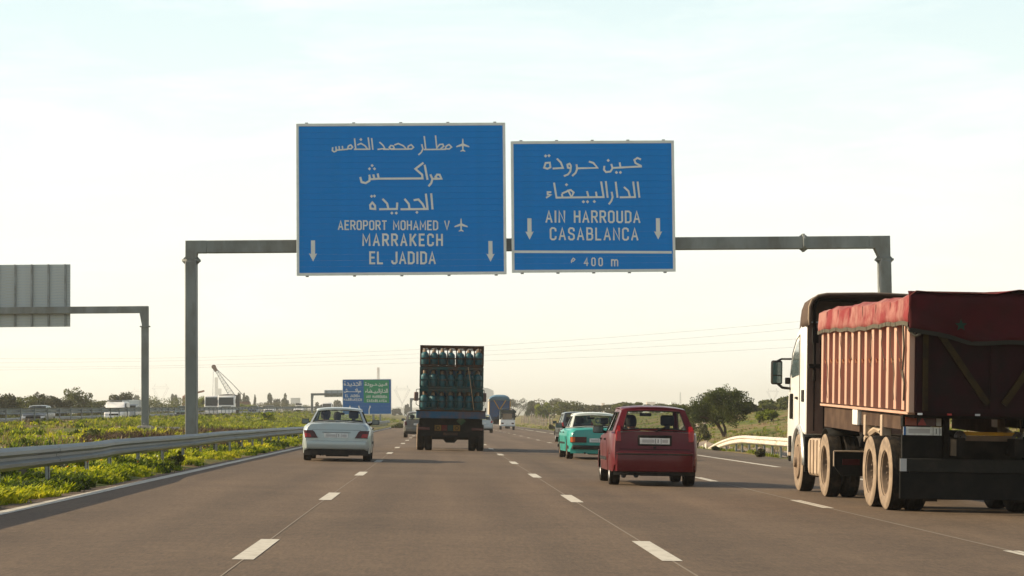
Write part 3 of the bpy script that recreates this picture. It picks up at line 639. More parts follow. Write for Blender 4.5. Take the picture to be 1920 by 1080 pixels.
A2 = [[(974, 411), (962, 386), (946, 386), (936, 400), (948, 412), (974, 411)], [(944, 412), (915, 412)], [(905, 388), (916, 414), (908, 440), (894, 456)], [(868, 328), (884, 414)],
 [(856, 314), (808, 350), (850, 386), (853, 410), (575, 412)], [(573, 410), (568, 384)], [(573, 412), (546, 414), (540, 390)], [(546, 414), (520, 416), (514, 392)], [(515, 410), (514, 426), (490, 440), (464, 434), (457, 406)]]
A2d = [(532, 330), (515, 350), (547, 350)]
A3 = [[(908, 508), (915, 600)], [(874, 510), (884, 602), (716, 604)], [(800, 546), (826, 542), (852, 570), (866, 600)], [(740, 542), (764, 570), (768, 602)], [(690, 566), (688, 602), (580, 604)], [(600, 542), (626, 568), (634, 602)],
 [(520, 600), (518, 578), (532, 562), (549, 582), (550, 603), (520, 600)]]
A3d = [(816, 623), (656, 628), (684, 628), (527, 523), (546, 521)]
B1 = [[(1012, 222), (990, 213), (968, 228), (976, 250), (1016, 270)], [(1018, 274), (808, 286)], [(866, 282), (861, 250)], [(800, 262), (808, 288), (792, 312), (760, 316), (745, 298), (748, 276)],
 [(640, 242), (668, 250), (698, 286), (545, 290)], [(545, 266), (550, 292), (538, 322), (516, 342)], [(502, 290), (482, 286), (478, 264), (494, 257), (504, 272), (502, 290)], [(504, 280), (499, 312), (482, 334), (456, 345)],
 [(405, 224), (430, 248), (446, 288), (375, 292)], [(308, 286), (320, 252), (350, 250), (354, 284), (332, 294), (308, 286)]]
B1d = [(836, 318), (865, 318), (777, 232), (320, 202), (345, 200)]
B2 = [[(990, 388), (1001, 494)], [(958, 388), (970, 495), (862, 497)], [(893, 426), (922, 452), (932, 494)], [(830, 390), (841, 495)], [(800, 462), (806, 496), (796, 524), (780, 544)], [(758, 386), (769, 496)], [(724, 388), (740, 496), (396, 501)],
 [(690, 496), (685, 462)], [(630, 497), (620, 458)], [(505, 497), (482, 450), (500, 446), (522, 464), (505, 497)], [(440, 500), (436, 478)], [(482, 452), (440, 470)], [(380, 398), (396, 500)], [(354, 462), (332, 462), (332, 480), (356, 482), (324, 500)]]
B2d = [(672, 528), (592, 530), (622, 530), (470, 408)]

def board(parent, name, x0, x1, z0, z1, y, face, n, back=True, strip=None, inner=True, bw=.09):
    """a sign board of horizontal slats in a pale frame, local to parent"""
    hz_ = (z1-z0-2*bw)/n; me = None
    for k in range(n):
        za = z0+bw+k*hz_; b = MB()
        b.box(x0+bw, x1-bw, y, y+.035, 0, hz_-.0025)
        if me is None:
            o = b.build('slat', face, parent, bevel=.003); me = o
        else:
            o = me.copy(); COL.objects.link(o); o.parent = parent
        o.location = (0, .0015*(k % 2), za)
    f = MB(); f.box(x0, x0+bw, y-.004, y+.05, z0, z1); f.box(x1-bw, x1, y-.004, y+.05, z0, z1)
    f.box(x0+bw, x1-bw, y-.004, y+.05, z0, z0+bw); f.box(x0+bw, x1-bw, y-.004, y+.05, z1-bw, z1)
    f.build('frame', M['sign_text'], parent, bevel=.006)
def sign_local(pts, root, Y):
    return [at(u, v, Y)-root for u, v in pts]
GY = 75.5
def big_gantry():
    pl = at(359, 600, GY); g = gz(pl.x, GY); root = Vector((pl.x, GY, g)); t = thing('sign_gantry', 'grey steel gantry spanning the near carriageway, two posts and a beam', 'gantry', root)
    zb = (at(450, 464, GY).z+at(1500, 454, GY).z)/2-root.z; xr = at(1658, 500, GY).x-root.x; w = .37
    m = M['gantry']; gr = gz(root.x+xr, GY)-root.z
    MB().box(-w/2, w/2, -.32, .32, -.3, 6.1).build('post', m, t, bevel=.03)
    MB().box(xr-w/2, xr+w/2, -.32, .32, gr-.3, 5.95).build('post', m, t, bevel=.03)
    top = zb+.21
    b = MB(); b.prism([(-w/2, 6.16), (w/2, 6.16), (w/2+.03, top-.42), (w/2+.35, top-.42), (w/2+.35, top), (-w/2, top)], -.19, .19); b.build('corner_piece', m, t, bevel=.015)
    b = MB(); b.prism([(xr-w/2, 6.02), (xr+w/2, 6.02), (xr+w/2, top), (xr-w/2-.35, top), (xr-w/2-.35, top-.42), (xr-w/2-.16, top-.42)], -.19, .19); b.build('corner_piece', m, t, bevel=.015)
    xc = at(1506, 452, GY).x-root.x
    MB().box(w/2+.35, xc-.02, -.19, .19, top-.42, top).build('beam', m, t, bevel=.02)
    MB().box(xc+.02, xr-w/2-.35, -.19, .19, top-.42, top).build('beam', m, t, bevel=.02)
    def flange(c, ax):
        b = MB(); R = .33
        pts = [(R*cos(a)*1.0, R*sin(a)) for a in np.arange(8)*pi/4+pi/8]
        if ax == 'z':
            b.prism([(c[0]+p[0], p[1]) for p in pts], c[2]-.035, c[2]+.035, 'z')
            for s_ in (-1, 1):
                b.prism([(c[0]+s_*w/2, c[2]+.035), (c[0]+s_*(R-.03), c[2]+.035), (c[0]+s_*w/2, c[2]+.16)], -.012, .012); b.prism([(c[0]+s_*w/2, c[2]-.035), (c[0]+s_*(R-.03), c[2]-.035), (c[0]+s_*w/2, c[2]-.16)], -.012, .012)
        else:
            b.prism([(p[0], c[2]+p[1]) for p in pts], c[0]-.035, c[0]+.035, 'x')
            for s_ in (-1, 1):
                for q in (-1, 1): b.prism([(c[0]+q*.035, c[2]+s_*.21), (c[0]+q*.16, c[2]+s_*.21), (c[0]+q*.035, c[2]+s_*(R-.03))], -.012, .012)
        b.build('flange', m, t)
    flange((0, 0, 6.12), 'z'); flange((xr, 0, 5.985), 'z'); flange((xc, 0, top-.21), 'x')
    MB().box(-.45, .45, -.45, .45, -.1, .0).build('base_plate', m, t)
    MB().box(xr-.45, xr+.45, -.45, .45, gr-.1, gr+.05).build('base_plate', m, t)
    MB().box(-.6, .6, -.6, .6, -.6, -.1).build('footing', M['concrete'], t)
    return t, root
GT, GR = big_gantry()
def road_sign(label, px, crop, scale, org, corr, build_ink, n):
    (u0, v0), (u1, v1) = px; p0 = at(u0, v0, GY-.42); p1 = at(u1, v1, GY-.42)
    root = Vector(((p0.x+p1.x)/2, GY-.42, p1.z)); t = thing('road_sign', label, 'road sign', root)
    W_ = p1.x-p0.x; H_ = p0.z-p1.z; x0 = -W_/2; x1 = W_/2
    board(t, 'board', x0, x1, 0, H_, 0, M['sign_blue'], n)
    zx0, zy0, zw, zh = crop
    def mp(x, y): return (x0+(x-zx0)/zw*W_, H_-((y+(x-zx0)*corr)-zy0)/zh*H_)
    ink = Ink(mp, -.004); unit = W_/zw
    build_ink(ink, unit, mp, t, x0, x1, H_)
    for k in range(5):
        xx = x0+.35+(W_-.7)*k/4; MB().box(xx-.05, xx+.05, .055, .16, -.04, H_+.045).build('bracket', M['galv'], t)
        MB().box(xx-.07, xx+.07, .165, .235, (zc := (at(960, 458, GY).z-root.z))-.3, zc+.3).build('clamp', M['galv'], t)
    return t
def ink1(ink, u, mp, t, x0, x1, H_):
    for st, d, w in ((A1, A1d, 9.2*u), (A2, A2d, 13*u), (A3, A3d, 13*u)): ink.arabic([[(a, b) for a, b in q] for q in st], w, (), None); [ink.dot(q, 10) for q in d]; flush(ink, t)
    ink.text('AEROPORT MOHAMED V', 316, 1020, 731, 678, 8.8*u); flush(ink, t)
    ink.text('MARRAKECH', 472, 974, 830, 762, 12*u); flush(ink, t)
    ink.text('EL JADIDA', 516, 928, 943, 874, 12*u); flush(ink, t)
    flush(ink, t)
    for cx in (153, 1283): arrow(ink, cx, 800 if cx < 500 else 802, 932, 26); flush(ink, t, 'arrow')
    for cx, cy, r in ((1112, 200, 43), (1097, 703, 43)): ink.shape([(cx+a*r, cy-b*r) for a, b in PLANE])
    ink.mb.build('aeroplane_symbol', M['sign_text'], t)
def ink2(ink, u, mp, t, x0, x1, H_):
    w = 13.5*u
    for st, d in ((B1, B1d), (B2, B2d)): ink.arabic(st, w); [ink.dot(q, 12) for q in d]; flush(ink, t)
    ink.text('AIN HARROUDA', 320, 1000, 676, 598, 12.5*u); flush(ink, t)
    ink.text('CASABLANCA', 350, 984, 801, 720, 12.5*u); flush(ink, t)
    ink.text('400', 594, 724, 987, 934, 9*u); ink.text('m', 790, 846, 989, 912, 11*u) if False else [ink.stroke([(793+a*62, 989-b*62) for a, b in st], 9*u) for st in FONT['m'][1]]; flush(ink, t)
    ink.stroke([(500, 966), (500, 952), (514, 934), (526, 944), (512, 958), (500, 952)], 7*u)
    flush(ink, t)
    for cx, a, b in ((197, 650, 803), (1135, 646, 798)): arrow(ink, cx, a, b, 30); flush(ink, t, 'arrow')
    ink.shape([(84, 881), (1232, 881), (1232, 899), (84, 899)]); ink.mb.build('divider_line', M['sign_text'], t)
road_sign('large blue motorway sign, left of the two, with aeroplane symbols and MARRAKECH, EL JADIDA', ((555, 232), (950, 514)), (48, 68, 1337, 953), 3.376, None, .0085, ink1, 24)
road_sign('smaller blue motorway sign, right of the two, reading AIN HARROUDA CASABLANCA 400 m', ((957.5, 265), (1267, 509)), (66, 98, 1194, 942), 3.857, None, .0105, ink2, 20)

def other_gantry(u_post, v_base, Y, u_end, v_beam, sgn, label, slabel, sx0, sx1, st, sb, back=True, w=.36):
    p = at(u_post, v_beam, Y); g = gz(p.x, Y); root = Vector((p.x, Y, g)); t = thing('sign_gantry', label, 'gantry', root); zb = p.z-g; m = M['gantry']
    MB().box(-w/2, w/2, -w/2, w/2, .25, zb-.9).build('post', m, t, bevel=.02)
    xe = at(u_end, v_beam, Y).x-p.x; s_ = 1 if xe > 0 else -1
    b = MB(); b.prism([(-s_*w/2, zb-.86), (s_*w*.4, zb-.86), (s_*w*.75, zb-w/2), (s_*1.4, zb-w/2), (s_*1.4, zb+w/2), (-s_*w/2, zb+w/2)], -w/2+.01, w/2-.01); b.build('corner_piece', m, t, bevel=.01)
    MB().box(min(s_*1.405, xe), max(s_*1.405, xe), -w/2, w/2, zb-w/2, zb+w/2).build('beam', m, t, bevel=.015)
    R = w*.8; MB().prism([(R*cos(a), R*sin(a)) for a in np.arange(8)*pi/4+pi/8], zb-.92, zb-.86, 'z').build('flange', m, t)
    gx = gz(p.x+xe, Y)-g; MB().box(xe-w/2, xe+w/2, -w/2, w/2, gx-.2, zb-w/2).build('post', m, t)
    MB().prism([(-.5, -.35), (.5, -.35), (.5, .1), (.28, .25), (-.28, .25), (-.5, .1)], -.4, .4).build('footing', M['concrete'], t, bevel=.03)
    a = at(sx0, st, Y); c = at(sx1, sb, Y); r2 = Vector(((a.x+c.x)/2, Y+w/2+.18, c.z)); s2 = thing('road_sign', slabel, 'road sign', r2); Wd = c.x-a.x; H = a.z-c.z
    n = 22; me = None
    for k in range(n):
        b = MB().prism([(0, 0), (.03, .01), (.03, H/n-.012), (0, H/n-.004)], -Wd/2, Wd/2, 'x') if me is None else None
        if me is None: me = o = b.build('slat', M['sign_back'], s2)
        else: o = me.copy(); COL.objects.link(o); o.parent = s2
        o.location = (0, 0, k*H/n)
    nb = max(3, int(Wd/.88))
    for k in range(nb+1):
        xx = -Wd/2+.25+(Wd-.5)*k/nb; MB().box(xx-.045, xx+.045, -.14, -.01, .0, H).build('bracket', M['galv'], s2)
    f = MB(); f.box(-Wd/2, Wd/2, .032, .05, 0, H); f.build('sign_face', M['sign_blue'], s2)
    return t
other_gantry(272, 790, 118, -420, 580.5, -1, 'grey steel gantry over the opposite carriageway, at the left edge', 'back of a slatted sign board on the left gantry, cut by the picture edge', -330, 129.5, 498, 612)
other_gantry(585, 765, 320, 700, 739.5, 1, 'distant small gantry half behind the blue and green sign', 'back of a small distant sign board beside the blue and green sign', 608, 668, 731.5, 744, w=.32)
other_gantry(770.5, 778, 420, 870, 748.5, 1, 'distant gantry partly hidden behind the gas bottle lorry', 'small distant sign back hidden behind the gas bottle lorry', 800, 850, 740, 758, w=.4)
# concrete slabs lying by the left gantry's foot
tag(MB().prism([(-1.0, 0), (1.0, 0), (.9, .10), (-.85, .13)], -.6, .6).build('slab', M['concrete'], None, loc=(at(300, 795, 112).x, 112, gz(at(300, 795, 112).x, 112)+.04)), 'flat pale concrete slab in the weeds right of the left gantry foot', 'slab')

def far_sign():
    Y = 270; a = at(642, 711.5, Y); c = at(734, 776.5, Y); root = Vector(((a.x+c.x)/2, Y, c.z)); t = thing('road_sign', 'distant blue and green direction sign in the median behind the silver sedan', 'road sign', root)
    Wd = c.x-a.x; H = a.z-c.z; x0 = -Wd/2
    sx = 8.225*1; # zoomed 92..804 x, 385..905 y
    def mp(x, y): return (x0+(x-92)/712*Wd, H-((y+(x-92)*.02)-397)/510*H)
    board(t, 'board', x0, -x0, 0, H, 0, M['sign_blue_far'], 9, bw=.05)
    i = Ink(mp, -.003); i.shape([(400, 400), (772, 400), (772, 730), (400, 730)]); i.mb.build('green_panel', M['sign_green'], t)
    u = Wd/712; i = Ink(mp, -.006)
    def tr(S_, ox, oy, k, x_, y_): return [[(ox+(a-x_)*k, oy+(b-y_)*k) for a, b in q] for q in S_]
    k = .62; [i.stroke(q, 10*u) for q in tr(A3, 115, 480, k, 515, 602)]; [i.dot((115+(a-515)*k, 480+(b-602)*k), 7) for a, b in A3d]
    k = .47; [i.stroke(q, 9*u) for q in tr(A2, 115, 575, k, 455, 414)]; [i.dot((115+(a-455)*k, 575+(b-414)*k), 7) for a, b in A2d]
    k = .46; [i.stroke(q, 9*u) for q in tr(B1, 418, 478, k, 305, 290)]; [i.dot((418+(a-305)*k, 478+(b-290)*k), 7) for a, b in B1d]
    k = .48; [i.stroke(q, 9*u) for q in tr(B2, 425, 580, k, 320, 498)]; [i.dot((425+(a-320)*k, 580+(b-498)*k), 7) for a, b in B2d]
    i.text('EL JADIDA', 135, 342, 650, 616, 7*u); i.text('MARRAKECH', 112, 370, 705, 672, 7*u)
    i.text('AIN HARROUDA', 442, 740, 658, 625, 7*u); i.text('CASABLANCA', 452, 732, 716, 684, 7*u)
    i.mb.build('lettering', M['sign_text'], t)
    i = Ink(mp, -.006)
    for (a, b, c_, d) in ((200, 770, 225, 890), (330, 770, 352, 890), (492, 768, 478, 895)):
        i.stroke([(c_, d), (c_, (b+d)/2), (a, b+25)], 15*u); i.shape([(a-14, b+32), (a, b-4), (a+14, b+32)]); flush(i, t, 'arrow')
    for px in (663, 713):
        x = at(px, 780, Y).x-root.x; MB().box(x-.1, x+.1, .06, .22, gz(x+root.x, Y)-root.z-.3, H).build('post', M['galv'], t)
far_sign()

# ------------------------------------------------------------------ trees and shrubs
def YL(u, X=44): return X*FOC/(824-u)
LTREES = [(-12, 727, 62, LTO, 'dark bushy tree at the far left edge of the picture'), (42, 738, 74, LT2, 'broad olive green bush, second from the left edge'), (70, 735, 26, LTO, 'thin twiggy treetop above the olive bush at the left'),
 (98, 741, 60, LTO, 'brownish bush left of the tall dense tree'), (143, 725, 48, LT2, 'tall dense tree between the pale roofed car and the white van'), (176, 750, 48, LT2, 'low green bush just left of the white van'),
 (228, 735, 36, LTO, 'loose tree behind the white van with its roof rack'), (250, 748, 44, LT2, 'round bush right of the white van'), (308, 741, 84, LT2, 'wide dense hedge bush between the two gantry posts'), (372, 742, 50, LTY, 'lighter bush just right of the near gantry post'),
 (505, 752, 70, LTO, 'low olive hedge behind the oncoming white car'), (556, 757, 50, LT2, 'dark green hedge right of the oncoming white car'), (460, 757, 40, LTY, 'small yellow green bush right of the oncoming lorries')]
for k, (u, vt, w, lf, lb) in enumerate(LTREES):
    tree_px('bush', u, 770, vt-1.5, w*1.3, YL(u, 42+3*(k % 3)), trunk=.03, leaf=lf, label=lb, cat='bush', group='trees and bushes beyond the opposite carriageway', n=5200, ls=.105, lobes=26, fork=3, seed=k+310, flat=.4)
FT = [(328, 737, 18, 900), (257, 738, 16, 900), (454, 737, 30, 700), (448, 735, 8, 702), (459, 735, 7, 704), (478, 740, 5, 800), (510, 736, 28, 750), (535, 735, 13, 760), (628, 748, 22, 800), (648, 752, 22, 820), (600, 754, 20, 850), (690, 765, 30, 900), (765, 756, 14, 900), (745, 766, 24, 760)]
FL = ['distant feathery treetop left of the near gantry post', 'distant blue grey treetop above the round bush', 'distant dark tree right of the crane boom', 'left spiky treetop right of the crane', 'right spiky treetop right of the crane', 'slim distant cypress right of the crane',
 'round distant tree left of the oncoming white car', 'thin distant tree beside the small far building', 'distant tree seen under the small far gantry', 'faint distant tree left of the blue and green sign', 'distant tree above the silver sedan roof', 'distant bush behind the blue and green sign post', 'pale distant tree in front of the pylon by the lorry', 'distant scrub left of the gas bottle lorry']
for k, ((u, vt, w, Y), lb) in enumerate(zip(FT, FL)):
    tree_px('tree', u, 770, vt, w, Y, trunk=.12, leaf=LT, label=lb, cat='tree', group='distant trees in the haze', n=1500, ls=.28, lobes=11, fork=1, seed=40+k)
RT = [(968, 743, 44, 700, LT, 'hazy round tree right of the blue tipper'), (998, 748, 24, 520, LT, 'small hazy tree behind the white minivan'), (1036, 744, 60, 460, LTO, 'tall loose tree behind the stake fence'), (1018, 753, 26, 400, LTY, 'bright green small tree in front of the tall loose tree'),
 (1062, 752, 52, 380, LT2, 'dark flat topped bush above the dark car'), (1098, 757, 54, 420, LTO, 'brown green bush behind the turquoise car roof, left one'), (1140, 756, 56, 400, LTO, 'brown green bush behind the turquoise car roof, right one'), (1183, 752, 52, 330, LT2, 'green shrub behind the red car roof, left one'),
 (1226, 757, 50, 360, LTO, 'olive shrub behind the red car roof, middle one'), (1268, 757, 44, 300, LT2, 'green shrub behind the red car roof, right one')]
for k, (u, vt, w, Y, lf, lb) in enumerate(RT):
    tree_px('tree', u, 790, vt, w*1.35, Y, trunk=.05, leaf=lf, label=lb, cat='tree' if k < 5 else 'shrub', group='trees and shrubs on the right bank', n=4600, ls=.13, lobes=18, fork=2, seed=60+k)
def main_tree():
    Y = 124; p = at(1358, 815, Y); g = gz(p.x, Y)
    r = np.random.default_rng(5); t = thing('acacia_tree', 'spreading dark acacia with a leaning forked trunk behind the right guardrail', 'tree', (p.x, Y, g-.05))
    s = Y/FOC
    L = [(1350, 752, 34), (1325, 762, 30), (1378, 757, 28), (1305, 770, 22), (1392, 765, 15), (1340, 772, 30), (1365, 775, 30), (1315, 780, 20), (1290, 775, 14), (1330, 745, 14), (1352, 738, 14), (1375, 742, 16), (1340, 781, 15), (1362, 780, 14), (1298, 783, 12), (1278, 768, 9), (1402, 770, 9)]
    cs = []; tone = []
    for k, (u, v, R) in enumerate(L):
        c = at(u, v, Y); n = int(40*R**1.35); d = r.normal(size=(n, 3)); d /= np.linalg.norm(d, axis=1)[:, None]
        rad = r.uniform(.1, 1.0, n)**.6*R*s*(1+.3*np.sin(d[:, 0]*6+k)*np.cos(d[:, 2]*7+k*2)); q = d*rad[:, None]*np.array([1, 1.2, .8])+np.array([c.x-p.x, r.uniform(-1.1, 1.1), c.z-g+.05]); cs.append(q); tone.append(np.full(n, r.uniform(-.15, .2)))
    c = np.concatenate(cs); tn = np.concatenate(tone)+r.uniform(-.15, .15, len(c))
    V, F = quads_from(c, r.uniform(.022, .055, len(c)), None, 1.3); fastmesh('crown', V, F, leafmat('acacia_leaves', [(.02, .032, .006), (.065, .085, .014), (.16, .17, .035)], 1.1, trans=.3), t, tone=np.repeat(tn, 4))
    mb = MB(); P = lambda u, v, dy=0: at(u, v, Y)-Vector((p.x, Y-dy, g-.05))
    for pts, r0 in (([(1358, 819), (1352, 805), (1341, 790), (1325, 772), (1305, 765)], .095), ([(1360, 819), (1360, 803), (1354, 788), (1356, 770), (1362, 752)], .085), ([(1352, 805), (1345, 786), (1342, 765)], .05), ([(1354, 790), (1368, 775), (1385, 765)], .05), ([(1341, 790), (1320, 782), (1298, 783)], .05)):
        for j, (a, b) in enumerate(zip(pts[:-1], pts[1:])): mb.cyl(P(*a, dy=j*.1), P(*b, dy=(j+1)*.1), r0*(1-.17*j), 8, r0*(1-.17*(j+1)))
    mb.build('trunk', BARK, t, smooth=True)
main_tree()
SH = [(1305, 786, 52, 104, LTO, .1, 'scrubby grey green bush between the red car and the acacia'), (1400, 753, 50, 190, LT, .03, 'dark bush right of the acacia'), (1440, 748, 90, 210, LT2, .05, 'round olive bush below the right hand pylon'), (1476, 741, 46, 260, LT2, .1, 'bush half behind the lorry mirror'),
 (1448, 766, 50, 150, LTY, .1, 'bright green shrub on the bank left of the lorry'), (1423, 773, 30, 150, LTY, .1, 'small bright shrub left of the bright green shrub'), (1425, 839, 24, 76, LTO, .05, 'small dark shrub under the right guardrail'), (1345, 836, 22, 92, LT, .05, 'low dark shrub behind the bent rail end'),
 (1035, 797, 9, 262, LT, .05, 'dark stump like shrub at the road edge left of the dark car')]
for k, (u, vt, w, Y, lf, tr_, lb) in enumerate(SH):
    tree_px('shrub', u, 0, vt, w, Y, trunk=tr_, leaf=lf, label=lb, cat='shrub', n=2600, ls=.0006*Y if Y > 120 else .035, lobes=10, fork=3, seed=90+k)
for k, (u, vt, w, Y, lb) in enumerate(((212, 829, 26, 46, 'dark leafy plant under the left guardrail'), (320, 846, 34, 48, 'dark leafy plant at the asphalt edge in the shade of the rail'), (150, 838, 40, 40, 'bushy green plant beside the nearest rail post'), (175, 800, 50, 72, 'dark green plant in the middle of the median'), (500, 770, 34, 190, 'leafy shrub in the median left of the silver sedan'), (745, 793, 26, 225, 'dark shrub where the left guardrail ends'))):
    p = at(u, vt, Y); X = p.x if k not in (1,) else -5.65
    tree('plant', X, Y, w*Y/FOC, max(.35, p.z-gz(p.x, Y)), trunk=.05, leaf=LG if k in (2, 4) else LT2, label=lb, cat='plant', n=500, ls=.045*max(1, Y/60), lobes=7, fork=3, seed=130+k)
def stake_fence():
    t = thing('stake_fence', 'rough wooden stake fence below the trees on the right bank', 'fence', (15.6, 340, gz(15.6, 340))); ox, oy, oz = t.location; wood = mat('grey_wood', (.26, .22, .17), .9, var=.3)
    me = None
    for k in range(46):
        y = 300+k*3.0; x = 15.2+.006*k*3+random.uniform(-.2, .2); h = random.uniform(1.1, 1.7); g0 = gz(x, y)
        if me is None: me = o = MB().cyl((0, 0, -.2), (0, 0, 1.4), .09, 5, .06).build('stake', wood, t)
        else: o = me.copy(); COL.objects.link(o); o.parent = t
        o.location = (x-ox, y-oy, g0-oz); o.scale = (1, 1, h/1.4); o.rotation_euler = (random.uniform(-.06, .06), random.uniform(-.08, .08), 0)
    b = MB()
    for zz in (.5, .95):
        b.tube([(15.2+.006*k*3-ox, 300+k*3.0-oy, gz(15.2+.018*k, 300+k*3)+zz-oz) for k in range(0, 46, 3)], .02, 4)
    b.build('wire', M['galv'], t)
stake_fence()

# ------------------------------------------------------------------ cars
LEAN = math.atan(CS)
def lerp_tab(tab, x):
    xs = [a for a, b in tab]; ys = [b for a, b in tab]; return float(np.interp(x, xs, ys))
def wheel(parent, x, y, r, w, side, rim='rim', tyre='rubber', spokes=7, wall=None, hub=.0):
    """one wheel: tyre and rim as sub-parts; side=-1 left, +1 right; outer face looks outward"""
    o = thing('wheel', None, None, (x, y, r)); o.parent = parent; o.empty_display_size = .1
    rr = r*.62; ax = (side, 0, 0)
    MB().lathe((0, 0, 0), ax, [(-w/2, rr), (-w/2, r*.93), (-w*.42, r*.985), (-w*.2, r), (-w*.18, r*.985), (-w*.16, r), (w*.16, r), (w*.18, r*.985), (w*.2, r), (w*.42, r*.985), (w/2, r*.93), (w*.5, r*.78), (w*.46, rr)], 28).build('tyre', M[tyre], o, smooth=True)
    if wall: MB().lathe((0, 0, 0), ax, [(w*.43, r*.985), (w/2+.004, r*.93), (w/2+.006, r*.8), (w*.47+.004, rr*1.0)], 28).build('sidewall', M[wall], o, smooth=True)
    m = MB(); m.lathe((0, 0, 0), ax, [(w*.45, rr*1.02), (w*.40, rr*.95), (w*.1+hub, rr*.88), (w*.12+hub, rr*.3), (w*.3+hub, rr*.26), (w*.32+hub, .001)], 24)
    for k in range(spokes):
        a = 2*pi*k/spokes; c = Vector((side*(w*.16+hub), cos(a)*rr*.6, sin(a)*rr*.6)); m.bar(c-Vector((0, cos(a), sin(a)))*rr*.3, c+Vector((0, cos(a), sin(a)))*rr*.3, .05, .03, (1, 0, 0))
    m.build('rim', M[rim], o, smooth=True)
    MB().lathe((0, 0, 0), ax, [(-w*.3, rr*.95), (-w*.28, .01)], 16).build('brake_drum', M['under'], o)
    return o
def person(label, root, sit=(0, 0, 0), shirt='shirt', turn=0.0, arm=None, scale=1.0, hair=True):
    """seated figure: hips at origin, facing +y"""
    t = thing('person', label, 'person', root, (0, 0, 0)); t.parent = None
    pts = [((0, 0, 0), .15), ((0, -.04, .2), .15), ((0, -.05, .42), .16), ((0, -.02, .53), .07), ((0, 0, .60), .055), ((0, .02, .70), .09), ((0, .02, .80), .075),
           ((-.19, -.04, .46), .07), ((-.24, .08, .24), .048), ((-.2, .32, .22), .038), ((-.17, .42, .28), .04), ((.19, -.04, .46), .07), ((.24, .08, .24), .048), ((.2, .32, .22), .038), ((.17, .42, .28), .04),
           ((-.1, .4, .02), .08), ((-.12, .5, -.32), .055), ((.1, .4, .02), .08), ((.12, .5, -.32), .055)]
    ed = [(0, 1), (1, 2), (2, 3), (3, 4), (4, 5), (5, 6), (2, 7), (7, 8), (8, 9), (9, 10), (2, 11), (11, 12), (12, 13), (13, 14), (0, 15), (15, 16), (0, 17), (17, 18)]
    me = bpy.data.meshes.new('body'); me.from_pydata([tuple(c*scale for c in p) for p, r in pts], ed, []); o = bpy.data.objects.new('body', me); COL.objects.link(o); o.parent = t
    sk = o.modifiers.new('skin', 'SKIN'); sv = me.skin_vertices[0].data
    for i, (p, r) in enumerate(pts): sv[i].radius = (r*scale, r*scale)
    sv[0].use_root = True; q = o.modifiers.new('sub', 'SUBSURF'); q.levels = 1; q.render_levels = 1; me.materials.append(M[shirt])
    h = MB(); h.lathe((0, .01*scale, .735*scale), (0, 0, 1), [(-.13, .04), (-.11, .07), (-.05, .088), (.02, .094), (.07, .085), (.105, .05), (.12, .005)], 14)
    h.build('head', M['skin'], t, smooth=True)
    if hair: MB().lathe((0, -.012, .75*scale), (0, 0, 1), [(-.10, .085), (-.03, .1), (.04, .1), (.09, .08), (.12, .03), (.125, .003)], 14).build('hair', M['hair'], t, smooth=True)
    MB().bar((0, .10, .73*scale), (0, .125, .71*scale), .025, .04).build('nose', M['skin'], t)
    return t
